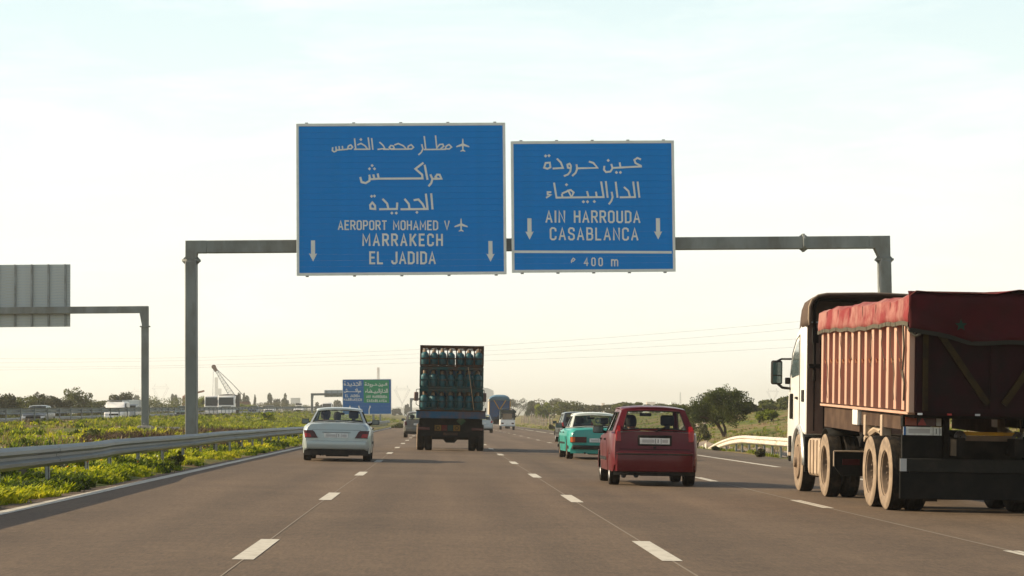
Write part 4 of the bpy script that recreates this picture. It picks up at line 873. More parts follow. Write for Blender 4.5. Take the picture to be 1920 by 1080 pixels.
def car(name, label, cat, X, Y, P, group=None, yaw=0.0, flip=False, z=None):
    """P: dimensions. local frame: x right, y forward from the rear bumper, z up from the ground"""
    W_, L, H = P['W'], P['L'], P['H']; hw = W_/2; z0 = gz(X, Y) if z is None else z
    t = thing(name, label, cat, (X, Y, z0), (0, LEAN if X > OX0 else -.025*(1 if not flip else -1)*-1*0, (pi if flip else 0)+yaw), group=group)
    m = M[P['paint']]; mr = M[P.get('roof_paint', P['paint'])]
    ra, fa = P['axles']; R = P.get('R', .31); zs = P.get('sill', .24); belt = P['belt']; deck = P['deck']; nose = P.get('nose', [(L-1.0, deck[-1][1]), (L, deck[-1][1]-.22)])
    dk = deck+nose
    wt = P.get('plan', [(0, .88), (.06, .94), (.25, .985), (.7, 1), (L-.9, 1), (L-.3, .95), (L-.05, .86), (L, .8)])
    rear = P.get('rear', [(0, 0), (.5, 0), (.95, .02)])
    def arch(y):
        for c in (ra, fa):
            d = abs(y-c); A = R+.055
            if d < A: return max(zs, R+math.sqrt(max(0, A*A-d*d))*.98)
        return zs
    ys = sorted(set([0, .04, .1, .2, .35, L-.35, L-.15, L-.05, L]+[round(c+d, 3) for c in (ra, fa) for d in np.linspace(-(R+.06), R+.06, 13)]+list(np.arange(.5, L-.4, .3).round(3))))
    rows = []
    for y in ys:
        w = hw*lerp_tab(wt, y); zt = lerp_tab(dk, y); zb = min(lerp_tab(belt, y), zt); za = arch(y); zl = max(za, zs+(.12 if y < .05 or y > L-.05 else 0)); zm = max(zl+.04, P.get('crease', .62)); bl = max(0, 1-y/.7)
        half = [(w*.80, zl), (w*.975, zl+.005), (w, max(zl+.02, zl*.5+zm*.5)), (w*1.0, zm), (w*.985, max(zm+.02, zb-.07)), (w*P.get('shw', .955), max(zm+.03, zb-.005)), (w*P.get('dkw', .86), max(zm+.035, zt-.012)), (w*.4, zt+.012), (0, zt+.016)]
        r = [(x, y+bl*lerp_tab(rear, z_), z_) for x, z_ in half]; rows.append(r+[(-x, yy, zz) for x, yy, zz in reversed(r[:-1])])
    b = MB(); b.grid(rows)
    for row in (rows[0], rows[-1]):
        k = len(row)
        for i in range(k//2): b.quad(row[i], row[i+1], row[k-2-i], row[k-1-i]) if i < k//2-1 else b.poly([row[i], row[i+1], row[k-1-i]])
    b.build('body', m, t, smooth=True)
    # dark floor and wheel wells
    u = MB(); u.box(-hw*.70, hw*.70, .12, L-.15, P.get('floor', .2), min(.6, deck[0][1]-.1)); u.build('floor_pan', M['under'], t)
    for s_ in (-1, 1):
        for c in (ra, fa):
            q = MB(); q.box(s_*hw*.56-.02, s_*hw*.56+.02, c-R-.05, c+R+.05, .2, .75); q.build('wheel_well', M['under'], t)
            wheel(t, s_*(hw-.115+P.get('track', 0)), c, R, .19, s_, rim=P.get('rim', 'rim'), tyre='rubber')
    # greenhouse: base corners and roof corners
    g = P['glass']; yb0, zb0, wb0 = g['rb']; yt0, zt0, wt0 = g['rt']; yt1, zt1, wt1 = g['ft']; yb1, zb1, wb1 = g['fb']
    RB = [Vector((s_*wb0/2, yb0, zb0)) for s_ in (-1, 1)]; RT_ = [Vector((s_*wt0/2, yt0, zt0)) for s_ in (-1, 1)]; FT_ = [Vector((s_*wt1/2, yt1, zt1)) for s_ in (-1, 1)]; FB = [Vector((s_*wb1/2, yb1, zb1)) for s_ in (-1, 1)]
    def panel(A, B, C, D, us, vs, win, bulge, gm, wname):   # A,B bottom; D,C top
        def pt(a, c):
            p = (A*(1-a)+B*a)*(1-c)+(D*(1-a)+C*a)*c
            nn = (B-A).cross(D-A).normalized(); return p+nn*bulge*4*a*(1-a)*(.6+.4*(1-c))
        mb = MB()
        for i in range(len(us)-1):
            for j in range(len(vs)-1):
                if (i, j) in win: continue
                n_ = 4 if us[i+1]-us[i] > .3 else 1
                for q in range(n_):
                    a0 = us[i]+(us[i+1]-us[i])*q/n_; a1 = us[i]+(us[i+1]-us[i])*(q+1)/n_; mb.quad(pt(a0, vs[j]), pt(a1, vs[j]), pt(a1, vs[j+1]), pt(a0, vs[j+1]))
        mb.build('pillar_frame', m if not P.get('roof_paint') else mr, t, smooth=True, solid=.0)
        nn = (B-A).cross(D-A).normalized()
        for (i, j) in win:
            rows_ = [[pt(us[i]+(us[i+1]-us[i])*q/6, c)-nn*.006 for q in range(7)] for c in (vs[j], vs[j+1])]
            MB().grid(rows_).build(wname, gm, t, smooth=True)
            # rubber surround
            rb = MB(); e = .011; a0, a1, c0, c1 = us[i], us[i+1], vs[j], vs[j+1]
            loop = [pt(a0+(a1-a0)*q/5, c0) for q in range(6)]+[pt(a1-(a1-a0)*q/5, c1) for q in range(6)]; loop.append(loop[0])
            rb.tube([p+nn*.001 for p in loop], e, 5); rb.build('window_seal', M['black'], t)
    rw = g.get('rwin', (.07, .93, .08, .9)); gr_ = M[P.get('glass_mat', 'glass')]
    panel(RB[0], RB[1], RT_[1], RT_[0], [0, rw[0], rw[1], 1], [0, rw[2], rw[3], 1], [(1, 1)], g.get('bulge', .05), gr_, 'rear_window')
    panel(FB[1], FB[0], FT_[0], FT_[1], [0, .05, .95, 1], [0, .05, .92, 1], [(1, 1)], .06, M['glass'], 'windscreen')
    sw = g.get('side', ([0, .16, .5, .54, .93, 1], [1, 3])); us, wi = sw
    for s_ in (-1, 1):
        i0 = 0 if s_ < 0 else 1
        if s_ < 0: panel(FB[0], RB[0], RT_[0], FT_[0], [1-q for q in reversed(us)], [0, .06, .86, 1], [(len(us)-2-k, 1) for k in wi], .02, M['glass'], 'side_window')
        else: panel(RB[1], FB[1], FT_[1], RT_[1], us, [0, .06, .86, 1], [(k, 1) for k in wi], .02, M['glass'], 'side_window')
    cr_ = g.get('crown', .05); rows = []
    for a in np.linspace(0, 1, 9):
        yy = yt0+(yt1-yt0)*a; ww = (wt0+(wt1-wt0)*a)/2+.012; zz = zt0+(zt1-zt0)*a; e = 4*a*(1-a)*.035
        rows.append([(ww*cc, yy-(.03 if a == 0 else 0)*(1-cc*cc)-(.0), zz+e+cr_*(1-abs(cc)**2.6)) for cc in np.linspace(-1, 1, 13)])
    MB().grid(rows).build('roof', mr, t, smooth=True, solid=.02)
    # bumpers
    def bumper(y, dirn, zc, h, prot, mm, nm='bumper', wf=.985, strip=None):
        path = []
        for a in np.linspace(-1, 1, 15):
            x = a*hw*wf*1.005; e = abs(a)**6; path.append((x, y-dirn*(prot*(1-e)-.32*max(0, (abs(a)-.93)/.07))))
        path = [(-hw*wf*1.012, y+dirn*.55)]+path+[(hw*wf*1.012, y+dirn*.55)]
        rows_ = []
        cx = 0
        for (x, yy) in path:
            rows_.append([(x*.93, yy+dirn*.07, zc-h/2), (x, yy+dirn*.01, zc-h/2+.01), (x*1.008, yy-dirn*.012, zc), (x, yy+dirn*.005, zc+h/2-.015), (x*.95, yy+dirn*.06, zc+h/2)])
        o = MB().grid(rows_).build(nm, mm, t, smooth=True)
        return path
    bp = P['bumper']; bumper(0, 1, bp[0], bp[1], bp[2], M[bp[3]])
    if len(bp) > 4: bumper(-.012, 1, bp[4], .045, bp[2]+.004, M['black'], 'bumper_strip')
    bumper(L, -1, bp[0], bp[1], .05, M[bp[3]])
    if P.get('valance'):
        v0, v1, vm = P['valance']; rows_ = [[(hw*.93*a, .02+.06*abs(a)**5, z_) for a in np.linspace(-1, 1, 11)] for z_ in (v0, v1)]; MB().grid(rows_).build('valance', M[vm], t, solid=.01)
    # lamps
    for poly, mm, yo in P['lamps']:
        for s_ in (-1, 1):
            q = MB()
            def yp(a, b_): e = abs(a)/hw; return lerp_tab(rear, b_)+lerp_tab([(0, 0), (.86, 0), (.91, .02), (.96, .07), (1.0, .18)], e)-.032+yo*2.2
            def zr(x_):
                zs_ = []
                for (ax, az_), (bx, bz_) in zip(poly, poly[1:]+poly[:1]):
                    if abs(bx-ax) < 1e-9:
                        if abs(x_-ax) < 1e-6: zs_ += [az_, bz_]
                    elif min(ax, bx)-1e-6 <= x_ <= max(ax, bx)+1e-6: zs_.append(az_+(bz_-az_)*(x_-ax)/(bx-ax))
                return min(zs_), max(zs_)
            px_ = [p[0] for p in poly]; X_ = np.linspace(min(px_), max(px_), 9); lo = [zr(x_) for x_ in X_]
            ft = [[(s_*x_, yp(x_, z_), z_) for z_ in (a+(b_-a)*f for f in (0, .34, .67, 1))] for x_, (a, b_) in zip(X_, lo)]; bk = [[(x_*.99, y_+.085, z_) for x_, y_, z_ in r_] for r_ in ft]
            q.grid(ft); q.grid([bk[0], ft[0]]); q.grid([bk[-1], ft[-1]]); q.grid([[r_[0] for r_ in ft], [r_[0] for r_ in bk]]); q.grid([[r_[-1] for r_ in ft], [r_[-1] for r_ in bk]])
            q.build('tail_light', M[mm], t)
    for s_ in (-1, 1): MB().box(s_*hw*.72-.16, s_*hw*.72+.16, L-.06, L+.012, .58, .72).build('headlight', M['clear_lens'], t, bevel=.02)
    MB().box(-.5, .5, L-.02, L+.016, .54, .7).build('grille', M['black'], t)
    # plate
    px0, px1, pz0, pz1 = P['plate']; py = lerp_tab(rear, (pz0+pz1)/2)-.022+P.get('plate_y', 0)
    tl = (lerp_tab(rear, pz1)-lerp_tab(rear, pz0))
    pr = thing('number_plate', None, None, (0, py, 0)); pr.parent = t
    if P.get('plate_frame'): MB().box(px0-.035, px1+.035, .002, .03, pz0-.03, pz1+.05).build('plate_surround', M['black'], pr, bevel=.008)
    MB().box(px0, px1, -.004, .012, pz0, pz1).build('plate', M['plate'], pr, bevel=.003)
    w_ = px1-px0; h_ = pz1-pz0; q = MB()
    for f in (.52, .71): q.box(px0+w_*f-.004, px0+w_*f+.004, -.008, -.005, pz0+.01, pz1-.01)
    q.box(px0+w_*.61-.006, px0+w_*.61+.006, -.0085, -.0055, pz0+h_*.22, pz0+h_*.8); q.box(px0+w_*.595, px0+w_*.61-.006, -.0085, -.0055, pz0+h_*.66, pz0+h_*.8); q.build('plate_marking', M['plate_mark'], pr)
    q = MB(); q.box(px0+w_*.08, px0+w_*.48, -.007, -.0045, pz0+h_*.25, pz0+h_*.75); q.box(px0+w_*.75, px0+w_*.94, -.007, -.0045, pz0+h_*.25, pz0+h_*.75); q.build('blurred_marking', M['smudge'], pr)
    # mirrors
    mm_ = M[P.get('mirror', 'black')]
    my = yb1-.35; mz = zb1+.06
    for s_ in (-1, 1):
        q = thing('wing_mirror', None, None, (s_*(hw+.06), my, mz)); q.parent = t
        MB().box(-.1, .1, 0, .12, -.065, .075).build('housing', mm_, q, bevel=.03)
        MB().bar((-s_*.08, .06, -.03), (-s_*.2, .1, -.07), .05).build('arm', M['black'], q)
        MB().box(-.085, .085, -.006, -.001, -.05, .06).build('mirror_glass', M['mirror'], q)
    # interior
    sy = P.get('seat_y', (yb1+yb0)/2+.15)
    for s_ in (-1, 1):
        q = thing('seat', None, None, (s_*.37, sy, 0)); q.parent = t
        MB().box(-.24, .24, -.1, .04, .42, zb0+.08).build('backrest', M['interior'], q, bevel=.05)
        MB().box(-.24, .24, 0, .5, .36, .5).build('cushion', M['interior'], q, bevel=.05)
        MB().box(-.13, .13, -.1, -.01, zb0+.12, zb0+.12+.2).build('headrest', M['interior'], q, bevel=.04)
        MB().box(-.05, .05, -.06, -.045, zb0+.02, zb0+.14).build('headrest_post', M['interior'], q)
    MB().box(-hw*.8, hw*.8, yb1-.45, yb1-.05, .5, zb1-.02).build('dashboard', M['interior'], t, bevel=.04)
    if P.get('bench', True): MB().box(-hw*.74, hw*.74, sy-1.0, sy-.82, .45, zb0+.02).build('rear_bench', M['interior'], t, bevel=.05)
    MB().box(-.11, .11, yt1-.02+.12, yt1+.12, zt1-.13, zt1-.07).build('rear_view_mirror', M['black'], t)
    st = MB(); cc = Vector((-.37, yb1-.6, zb1-.06)); pts = [cc+Vector((cos(a)*.18, sin(a)*.06, sin(a)*.17)) for a in np.linspace(0, 2*pi, 17)]; st.tube(pts, .014, 5); st.build('steering_wheel', M['black'], t)
    # handles, exhaust, trim
    for s_ in (-1, 1):
        for yy in P.get('handles', ((ra+fa)/2-.35, (ra+fa)/2+.75)): MB().box(min(s_*hw*.99, s_*(hw+.02)), max(s_*hw*.99, s_*(hw+.02)), yy-.08, yy+.08, zb0-.16, zb0-.125).build('door_handle', M['black'], t, bevel=.006)
        MB().box(min(s_*hw*.995, s_*(hw+.012)), max(s_*hw*.995, s_*(hw+.012)), ra+R+.1, fa-R-.1, .44, .5).build('side_moulding', M['black'], t, bevel=.005)
        for yy in P.get('seams', ((ra+R+.12), (ra+fa)/2+.15, fa-R-.06)): MB().box(min(s_*(hw+.0), s_*(hw+.0025)), max(s_*(hw+.0), s_*(hw+.0025)), yy-.004, yy+.004, zs+.06, belt[0][1]-.12).build('door_seam', M['under'], t)
    MB().cyl((-hw*.45, -.02, zs-.03), (-hw*.45, .5, zs-.02), .028, 10).build('exhaust_pipe', M['under'], t)
    q = MB(); q.box(-hw*.3, hw*.35, .15, .7, zs-.07, zs+.02); q.cyl((-hw*.68, ra, R*.8), (hw*.68, ra, R*.8), .05, 8); q.build('rear_axle', M['under'], t)
    return t
def rect(x0, x1, z0, z1): return [(x0, z0), (x1, z0), (x1, z1), (x0, z1)]

SEDAN = dict(W=1.76, L=4.65, H=1.37, paint='paint_silver', axles=(1.02, 3.78), R=.31, belt=[(0, .86), (.5, .9), (4.6, .86)], deck=[(0, .955), (.12, .975), (.9, .985), (3.3, .95)], nose=[(4.2, .84), (4.65, .70)], rear=[(0, .03), (.45, 0), (.6, .0), (.95, .055)], crease=.64, dkw=.84, shw=.95, sill=.2,
    glass=dict(rb=(.95, .975, 1.44), rt=(1.55, 1.31, 1.14), ft=(2.75, 1.32, 1.16), fb=(3.45, .94, 1.44), rwin=(.045, .955, .06, .9), bulge=.06, crown=.045, side=([0, .14, .46, .50, .90, 1], [1, 3])),
    bumper=(.43, .2, .04, 'paint_silver'), valance=(.16, .36, 'black'), lamps=[([(.47, .60), (.82, .60), (.84, .79), (.58, .79)], 'dark_lens', 0), ([(.63, .615), (.80, .615), (.81, .71), (.66, .71)], 'red_lens', -.006)], plate=(-.31, .3, .605, .72), plate_y=.012)
t = car('parked_car' if False else 'sedan_car', 'silver four door sedan in the left lane with trapezoid red tail lights', 'car', -2.65, 57.3, SEDAN, yaw=.012)
q = MB(); q.box(-.36, .36, .0, .01, .735, .752); q.build('boot_handle', M['galv'], t, loc=(0, -.0, 0))
b = MB(); [b.bar((s_*.47, .02, .6), (s_*.60, .075, .955), .008) for s_ in (-1, 1)]; b.bar((-.62, .035, .80), (.62, .035, .80), .008); b.bar((-.8, .01, .595), (.8, .01, .595), .008); b.build('boot_seam', M['under'], t)
person('dark haired driver in the silver sedan, seen from behind through the rear window', (-2.65-.36, 59.55, gz(-2.65, 57.3)+.42), scale=1.0)
person('middle passenger on the back seat of the silver sedan', (-2.65-.02, 58.75, gz(-2.65, 57.3)+.42), scale=.98)

HATCH = dict(W=1.60, L=3.75, H=1.42, paint='paint_red', axles=(.68, 3.08), R=.285, belt=[(0, .93), (.4, .97), (1.2, .95), (3.0, .88)], deck=[(0, .97), (.35, .97), (2.9, .93)], nose=[(3.3, .82), (3.75, .6)], rear=[(0, .06), (.3, 0), (.62, -.0), (.66, .045), (1.0, .09), (1.16, .25), (1.37, .42)], crease=.7, dkw=.9, shw=.975, sill=.25,
    plan=[(0, .90), (.05, .95), (.2, .985), (.6, 1), (2.9, 1), (3.4, .95), (3.7, .85), (3.75, .8)],
    glass=dict(rb=(.13, .965, 1.46), rt=(.42, 1.37, 1.15), ft=(1.95, 1.39, 1.14), fb=(2.85, .93, 1.38), rwin=(.10, .90, .07, .90), bulge=.07, crown=.045, side=([0, .19, .5, .535, .93, 1], [1, 3])),
    bumper=(.435, .36, .05, 'paint_red', .575), valance=(.19, .26, 'black'), lamps=[([(.61, .80), (.70, .80), (.715, .97), (.68, 1.08), (.62, 1.08)], 'red_lens', 0)], plate=(-.27, .27, .755, .865), plate_frame=True, plate_y=-.0, floor=.24)
t = car('hatchback_car', 'small dark red hatchback in front of the red lorry', 'car', 3.86, 40.4, HATCH, yaw=-.004)
MB().bar((.02, .06, .985), (.2, .10, 1.07), .022).build('rear_wiper', M['black'], t)
MB().box(-.025, .025, .025, .045, .68, .71).build('tailgate_lock', M['black'], t)
b = MB(); b.bar((-.64, .035, .66), (.64, .035, .66), .009); b.build('tailgate_seam', M['under'], t)
MB().lathe((-.23, 2.35, 1.17), (1, 0, 0), [(-.01, .001), (-.01, .05), (.01, .05), (.01, .001)], 12).build('hanging_ornament', M['black'], t)
person('person in dark clothes seated on the left inside the red hatchback', (3.86-.30, 41.62, gz(3.86, 40.4)+.42))

OLD = dict(W=1.78, L=4.7, H=1.39, paint='paint_teal', roof_paint='paint_cream', axles=(.98, 3.75), R=.31, belt=[(0, .80), (.5, .86), (4.5, .82)], deck=[(0, .87), (.1, .91), (1.0, .93), (3.4, .91)], nose=[(4.3, .84), (4.7, .68)], rear=[(0, .02), (.45, 0), (.7, 0), (.9, .03)], crease=.62, dkw=.86, shw=.96, sill=.22,
    glass=dict(rb=(.98, .93, 1.50), rt=(1.42, 1.31, 1.24), ft=(2.65, 1.32, 1.22), fb=(3.4, .92, 1.46), rwin=(.04, .96, .05, .9), bulge=.07, crown=.06, side=([0, .16, .47, .51, .91, 1], [1, 3])),
    bumper=(.36, .12, .09, 'black'), valance=(.18, .32, 'paint_teal'), lamps=[(rect(.36, .84, .50, .665), 'dark_lens', 0), (rect(.70, .83, .51, .655), 'orange_lens', -.004)], plate=(-.27, .25, .51, .625), rim='rim_dusty', glass_mat='glass_dark')
t = car('sedan_car', 'old turquoise sedan with cream roof half hidden behind the red hatchback', 'car', 4.66, 66, OLD, yaw=.022)
for k in range(6):
    a = k/6.0; MB().bar((-.755+.10*a, 1.12+.38*a, .99+.27*a), (-.76+.10*a, 1.30+.2*a, .985+.27*a), .012, .006).build('vent_slat', M['paint_cream'], t)
MB().lathe((.12, 1.6, 1.15), (0, 1, 0), [(-.02, .05), (-.02, .085), (.0, .09), (.02, .085), (.02, .05)], 16).build('rear_sticker_ring', M['clear_lens'], t)

SUV = dict(W=1.72, L=4.3, H=1.55, paint='paint_dark', roof_paint='paint_dark', axles=(.8, 3.35), R=.32, belt=[(0, .95), (.4, .98), (3.4, .92)], deck=[(0, .98), (.4, .98), (3.3, .95)], nose=[(3.8, .86), (4.3, .66)], rear=[(0, .03), (.6, 0), (1.0, .04)], crease=.68, dkw=.9, shw=.97, sill=.26,
    glass=dict(rb=(.1, .98, 1.5), rt=(.38, 1.48, 1.24), ft=(2.3, 1.50, 1.2), fb=(3.2, .95, 1.46), rwin=(.09, .91, .08, .9), bulge=.05, crown=.04, side=([0, .14, .46, .5, .92, 1], [1, 3])),
    bumper=(.46, .24, .05, 'black'), valance=(.22, .34, 'black'), lamps=[([(.66, .80), (.80, .78), (.81, .96), (.72, 1.06)], 'red_lens', 0)], plate=(-.26, .26, .70, .80), glass_mat='glass_dark')
car('hatchback_car', 'dark blue hatchback partly hidden left of the turquoise sedan', 'car', 6.92, 113, SUV, yaw=.03)
WAG = dict(SUV); WAG.update(W=1.68, L=4.0, paint='paint_grey', roof_paint='paint_grey', axles=(.72, 3.2), lamps=[([(.62, .70), (.78, .68), (.79, .88), (.68, .92)], 'dark_lens', 0)], bumper=(.46, .24, .05, 'paint_grey'), glass_mat='glass')
WAG['glass'] = dict(rb=(.12, .95, 1.46), rt=(.62, 1.38, 1.14), ft=(2.1, 1.40, 1.14), fb=(3.0, .93, 1.42), rwin=(.08, .92, .08, .9), bulge=.05, crown=.04, side=([0, .18, .46, .5, .92, 1], [1, 3]))
car('hatchback_car', 'brownish grey hatchback half hidden left of the gas bottle lorry', 'car', -1.2, 125, WAG)
SIL = dict(WAG); SIL.update(W=1.66, paint='paint_silver2', roof_paint='paint_silver2', bumper=(.46, .24, .05, 'paint_silver2'), lamps=[([(.60, .78), (.78, .76), (.79, .96), (.66, .98)], 'red_lens', 0)])
car('hatchback_car', 'silver car mostly hidden right of the gas bottle lorry', 'car', 3.36, 176, SIL)

# ------------------------------------------------------------------ gas bottle lorry
M['rust_frame'] = mat('rack_steel_rusty', (.045, .03, .022), .8, .2, dirt=(.13, .055, .03), dscale=3, damt=.6)
M['rack_teal'] = mat('rack_steel_teal', (.015, .06, .06), .7, .1, dirt=(.09, .04, .025), dscale=3, damt=.7)
M['gas_blue'] = mat('bottle_enamel', (.011, .09, .112), .5, 0, var=.15, spec=.3, dirt=(.05, .055, .05), dscale=4, damt=.7)
M['bed_blue'] = mat('bed_blue', (.02, .085, .16), .7, .1, dirt=(.15, .075, .04), dscale=2, damt=.6)
M['chassis'] = mat('chassis_black', (.008, .007, .006), .85, dirt=(.03, .023, .016), dscale=3, damt=.5)
M['valve_pale'] = mat('valve_cap', (.34, .25, .18), .6, dirt=(.06, .05, .04), dscale=1.2, damt=.9, dlow=.45, dhigh=.55)
def gas_truck():
    X, Y = .36, 78.2; z0 = gz(X, Y)
    t = thing('lorry', 'old blue lorry stacked high with teal gas bottles in three racks', 'lorry', (X, Y, z0), (0, LEAN, 0))
    LB = 5.9
    MB().box(-1.21, 1.21, 0, LB, 1.13, 1.40).build('load_bed', M['bed_blue'], t, bevel=.02)
    MB().box(-1.225, 1.225, -.02, .0, 1.37, 1.42).build('bed_edge', M['rust_frame'], t)
    b = MB(); b.box(-.5, -.38, .2, 8.6, .82, 1.05); b.box(.38, .5, .2, 8.6, .82, 1.05)
    for y in (.5, 2.2, 4.2, 6.2): b.box(-.5, .5, y, y+.12, .86, 1.0)
    for y in (.1, 1.4, 2.8, 4.3, 5.6): b.box(-1.1, 1.1, y, y+.1, 1.04, 1.125)
    b.build('chassis', M['chassis'], t)
    MB().box(-1.12, 1.12, .1, .16, .50, .66).build('underrun_bar', M['chassis'], t)
    MB().box(-1.1, 1.1, .18, .22, .66, 1.12).build('rear_skirt', M['chassis'], t)
    for s_ in (-1, 1):
        MB().box(s_*.93-.2, s_*.93+.2, .12, .175, .72, .82).build('tail_light', M['dark_lens'], t, bevel=.01)
        MB().box(s_*1.0-.2, s_*1.0+.2, 2.9, 2.93, .35, .9).build('mudflap', M['rubber'], t)
        for y in (1.55,):
            wheel(t, s_*1.06, y, .47, .25, s_, 'rim_dusty', spokes=0, wall='rubber_dusty'); wheel(t, s_*.77, y, .47, .25, s_, 'rim_dusty', spokes=0)
        wheel(t, s_*1.0, 6.9, .47, .26, s_, 'rim_dusty', spokes=0, wall='rubber_dusty')
    q = MB(); q.cyl((-.9, 1.55, .47), (.9, 1.55, .47), .09, 10); q.lathe((0, 1.55, .47), (1, 0, 0), [(-.25, .09), (-.15, .2), (.15, .2), (.25, .09)], 14); q.build('rear_axle', M['chassis'], t)
    for x0, x1, mm, c in ((-.56, -.33, 'panel_yellow', 1), (-.315, -.12, 'panel_red', 0), (-.105, .08, 'panel_green', 0), (.095, .33, 'panel_yellow', 1)):
        if mm not in M: M[mm] = mat(mm, {'panel_yellow': (.15, .08, .012), 'panel_red': (.09, .012, .01), 'panel_green': (.015, .035, .03)}[mm], .6, dirt=(.06, .045, .03), dscale=6, damt=.6)
        o = MB().box(x0, x1, .06, .09, .70, .90).build('warning_panel', M[mm], t)
        if c: MB().lathe(((x0+x1)/2, .055, .80), (0, 1, 0), [(0, .07), (0, .05)], 14).build('panel_ring', M['chassis'], o)
    p = MB(); p.poly([(.19, .05, 1.05), (.36, .05, .90), (.53, .05, 1.05), (.36, .05, 1.22)]); p.build('hazard_diamond', mat('placard_green', (.012, .05, .02), .6, dirt=(.1, .08, .05), damt=.5), t, solid=.01)
    MB().box(-.25, .25, .07, .1, .55, .64).build('number_plate', M['rust_frame'], t)
    # cab
    MB().box(-1.12, 1.12, 6.15, 7.9, .75, 2.35).build('cab', M['bed_blue'], t, bevel=.1)
    MB().box(-1.05, 1.05, 6.13, 6.16, 1.75, 2.2).build('cab_window', M['glass_dark'], t)
    for s_ in (-1, 1):
        q = thing('wing_mirror', None, None, (s_*1.30, 7.6, 1.95)); q.parent = t
        MB().box(-.085, .085, 0, .06, -.17, .17).build('housing', mat('mirror_brown', (.16, .10, .075), .5), q, bevel=.03)
        MB().tube([(0, .03, .17), (0, .03, .27), (-s_*.2, .03, .29)], .012, 5).build('arm', M['chassis'], q)
        MB().tube([(0, .03, -.17), (0, .03, -.3), (-s_*.2, .03, -.42)], .012, 5).build('arm', M['chassis'], q)
    MB().box(-1.1, 1.1, 5.82, 5.86, 1.43, 3.02).build('head_board', M['bed_blue'], t)
    # racks and bottles
    x0 = -1.09; pitch = 2.18/7; th = .752
    def rack(tier, ml):
        zb = 1.43+tier*th; r = thing('gas_bottle_rack', ('lowest teal steel rack of gas bottles on the blue lorry', 'middle steel rack of gas bottles on the blue lorry', 'topmost rusty steel rack of gas bottles on the blue lorry')[tier], 'rack', (X, Y, z0), (0, LEAN, 0), 'gas bottle racks stacked on the lorry')
        b = MB(); w = .04
        b.box(-1.10, 1.10, .02, LB-.2, zb, zb+.03); b.build('floor', ml, r)
        b = MB()
        for s_ in (0, 7):
            x = x0+pitch*s_
            for y in (.04, 1.2, 2.4, 3.6, 4.8, LB-.25): b.box(x-.025, x+.025, y, y+.05, zb+.03, zb+th-.06)
        b.build('corner_post', ml, r)
        for k in range(1, 7):
            x = x0+pitch*k; MB().box(x-.019, x+.019, .03, .06, zb+.055, zb+th-.06).build('upright', ml, r)
        for z_ in (.04, .27): MB().box(-1.09, 1.09, .03, .045, zb+z_, zb+z_+.036).build('rear_rail', ml, r)
        MB().box(-1.115, 1.115, .015, .065, zb+th-.11, zb+th-.012).build('top_rail', ml, r)
        b = MB()
        for s_ in (-1, 1):
            for z_ in (.04, .27, th-.075): b.box(s_*1.085-.018, s_*1.085+.018, .07, LB-.2, zb+z_, zb+z_+.035)
            b.box(s_*1.085-.02, s_*1.085+.02, .065, LB-.2, zb+th-.05, zb+th-.012)
        b.build('side_rail', ml, r)
        b = MB(); b.box(-1.07, 1.07, .3, LB-.4, zb+th-.034, zb+th-.014) if tier < 2 else [b.box(-1.07, 1.07, y, y+.04, zb+th-.05, zb+th-.02) for y in (1.2, 2.4, 3.6, 4.8)]; b.build('roof_bars', ml, r)
        g = MB()
        for k in range(7):
            for s_ in (0, 1):
                x = x0+pitch*(k+s_); d = 1 if s_ == 0 else -1; g.quad((x, .05, zb+th-.10), (x+d*.09, .05, zb+th-.10), (x, .05, zb+th-.20), (x, .05, zb+th-.201))
        g.build('gusset', ml, r)
    for k, mm in enumerate(('rack_teal', 'rack_teal', 'rust_frame')): rack(k, M[mm])
    proto = thing('gas_bottle', 'x', 'gas bottle', (0, 0, 0))
    MB().lathe((0, 0, 0), (0, 0, 1), [(0, .085), (.0, .10), (.03, .105), (.05, .122), (.16, .128), (.165, .124), (.175, .124), (.18, .128), (.30, .126), (.35, .112), (.385, .07), (.395, .04)], 20).build('shell', M['gas_blue'], proto, smooth=True)
    MB().lathe((0, 0, .395), (0, 0, 1), [(0, .04), (.01, .045), (.09, .045), (.11, .036), (.11, .0)], 12).build('collar', M['valve_pale'], proto, smooth=True)
    MB().lathe((0, 0, -.03), (0, 0, 1), [(0, .09), (.04, .09)], 16).build('foot_ring', M['gas_blue'], proto)
    ch = list(proto.children); Rm = Matrix.Rotation(LEAN, 4, 'Y'); first = True
    tn = ('lowest', 'middle', 'topmost'); on = ('first', 'second', 'third', 'fourth', 'fifth', 'sixth', 'seventh')
    for tier in range(3):
        for row in range(13):
            for k in range(7):
                if first: o = proto; first = False
                else:
                    o = proto.copy(); COL.objects.link(o)
                    for c in ch:
                        q = c.copy(); COL.objects.link(q); q.parent = o
                lp = Vector((x0+pitch*(k+.5)+random.uniform(-.012, .012)*(1 if row == 0 else 2.6), .22+row*.42, 1.43+tier*th+.062)); wp = Rm @ lp
                o.location = Vector((X, Y, z0))+wp; o.rotation_euler = (0, LEAN, random.uniform(0, 6)); s_ = random.uniform(.95, 1.03); o.scale = (s_, s_, 1.12*s_)
                if row == 0: o['label'] = 'teal gas bottle in the rear row of the %s rack, %s from the left' % (tn[tier], on[k]); o['group'] = 'gas bottles in the rear row'
                else: o['label'] = 'teal gas bottle standing deeper inside the %s rack, behind the rear row' % tn[tier]; o['group'] = 'gas bottles deeper inside the %s rack' % tn[tier]
    b = MB(); pts = [(.57, .0, 1.43+th*2+.0), (.66, -.01, 2.4), (.80, -.015, 1.43)]; b.tube(pts, .011, 5); b.build('tie_strap', mat('strap', (.35, .24, .14), .8), t)
gas_truck()

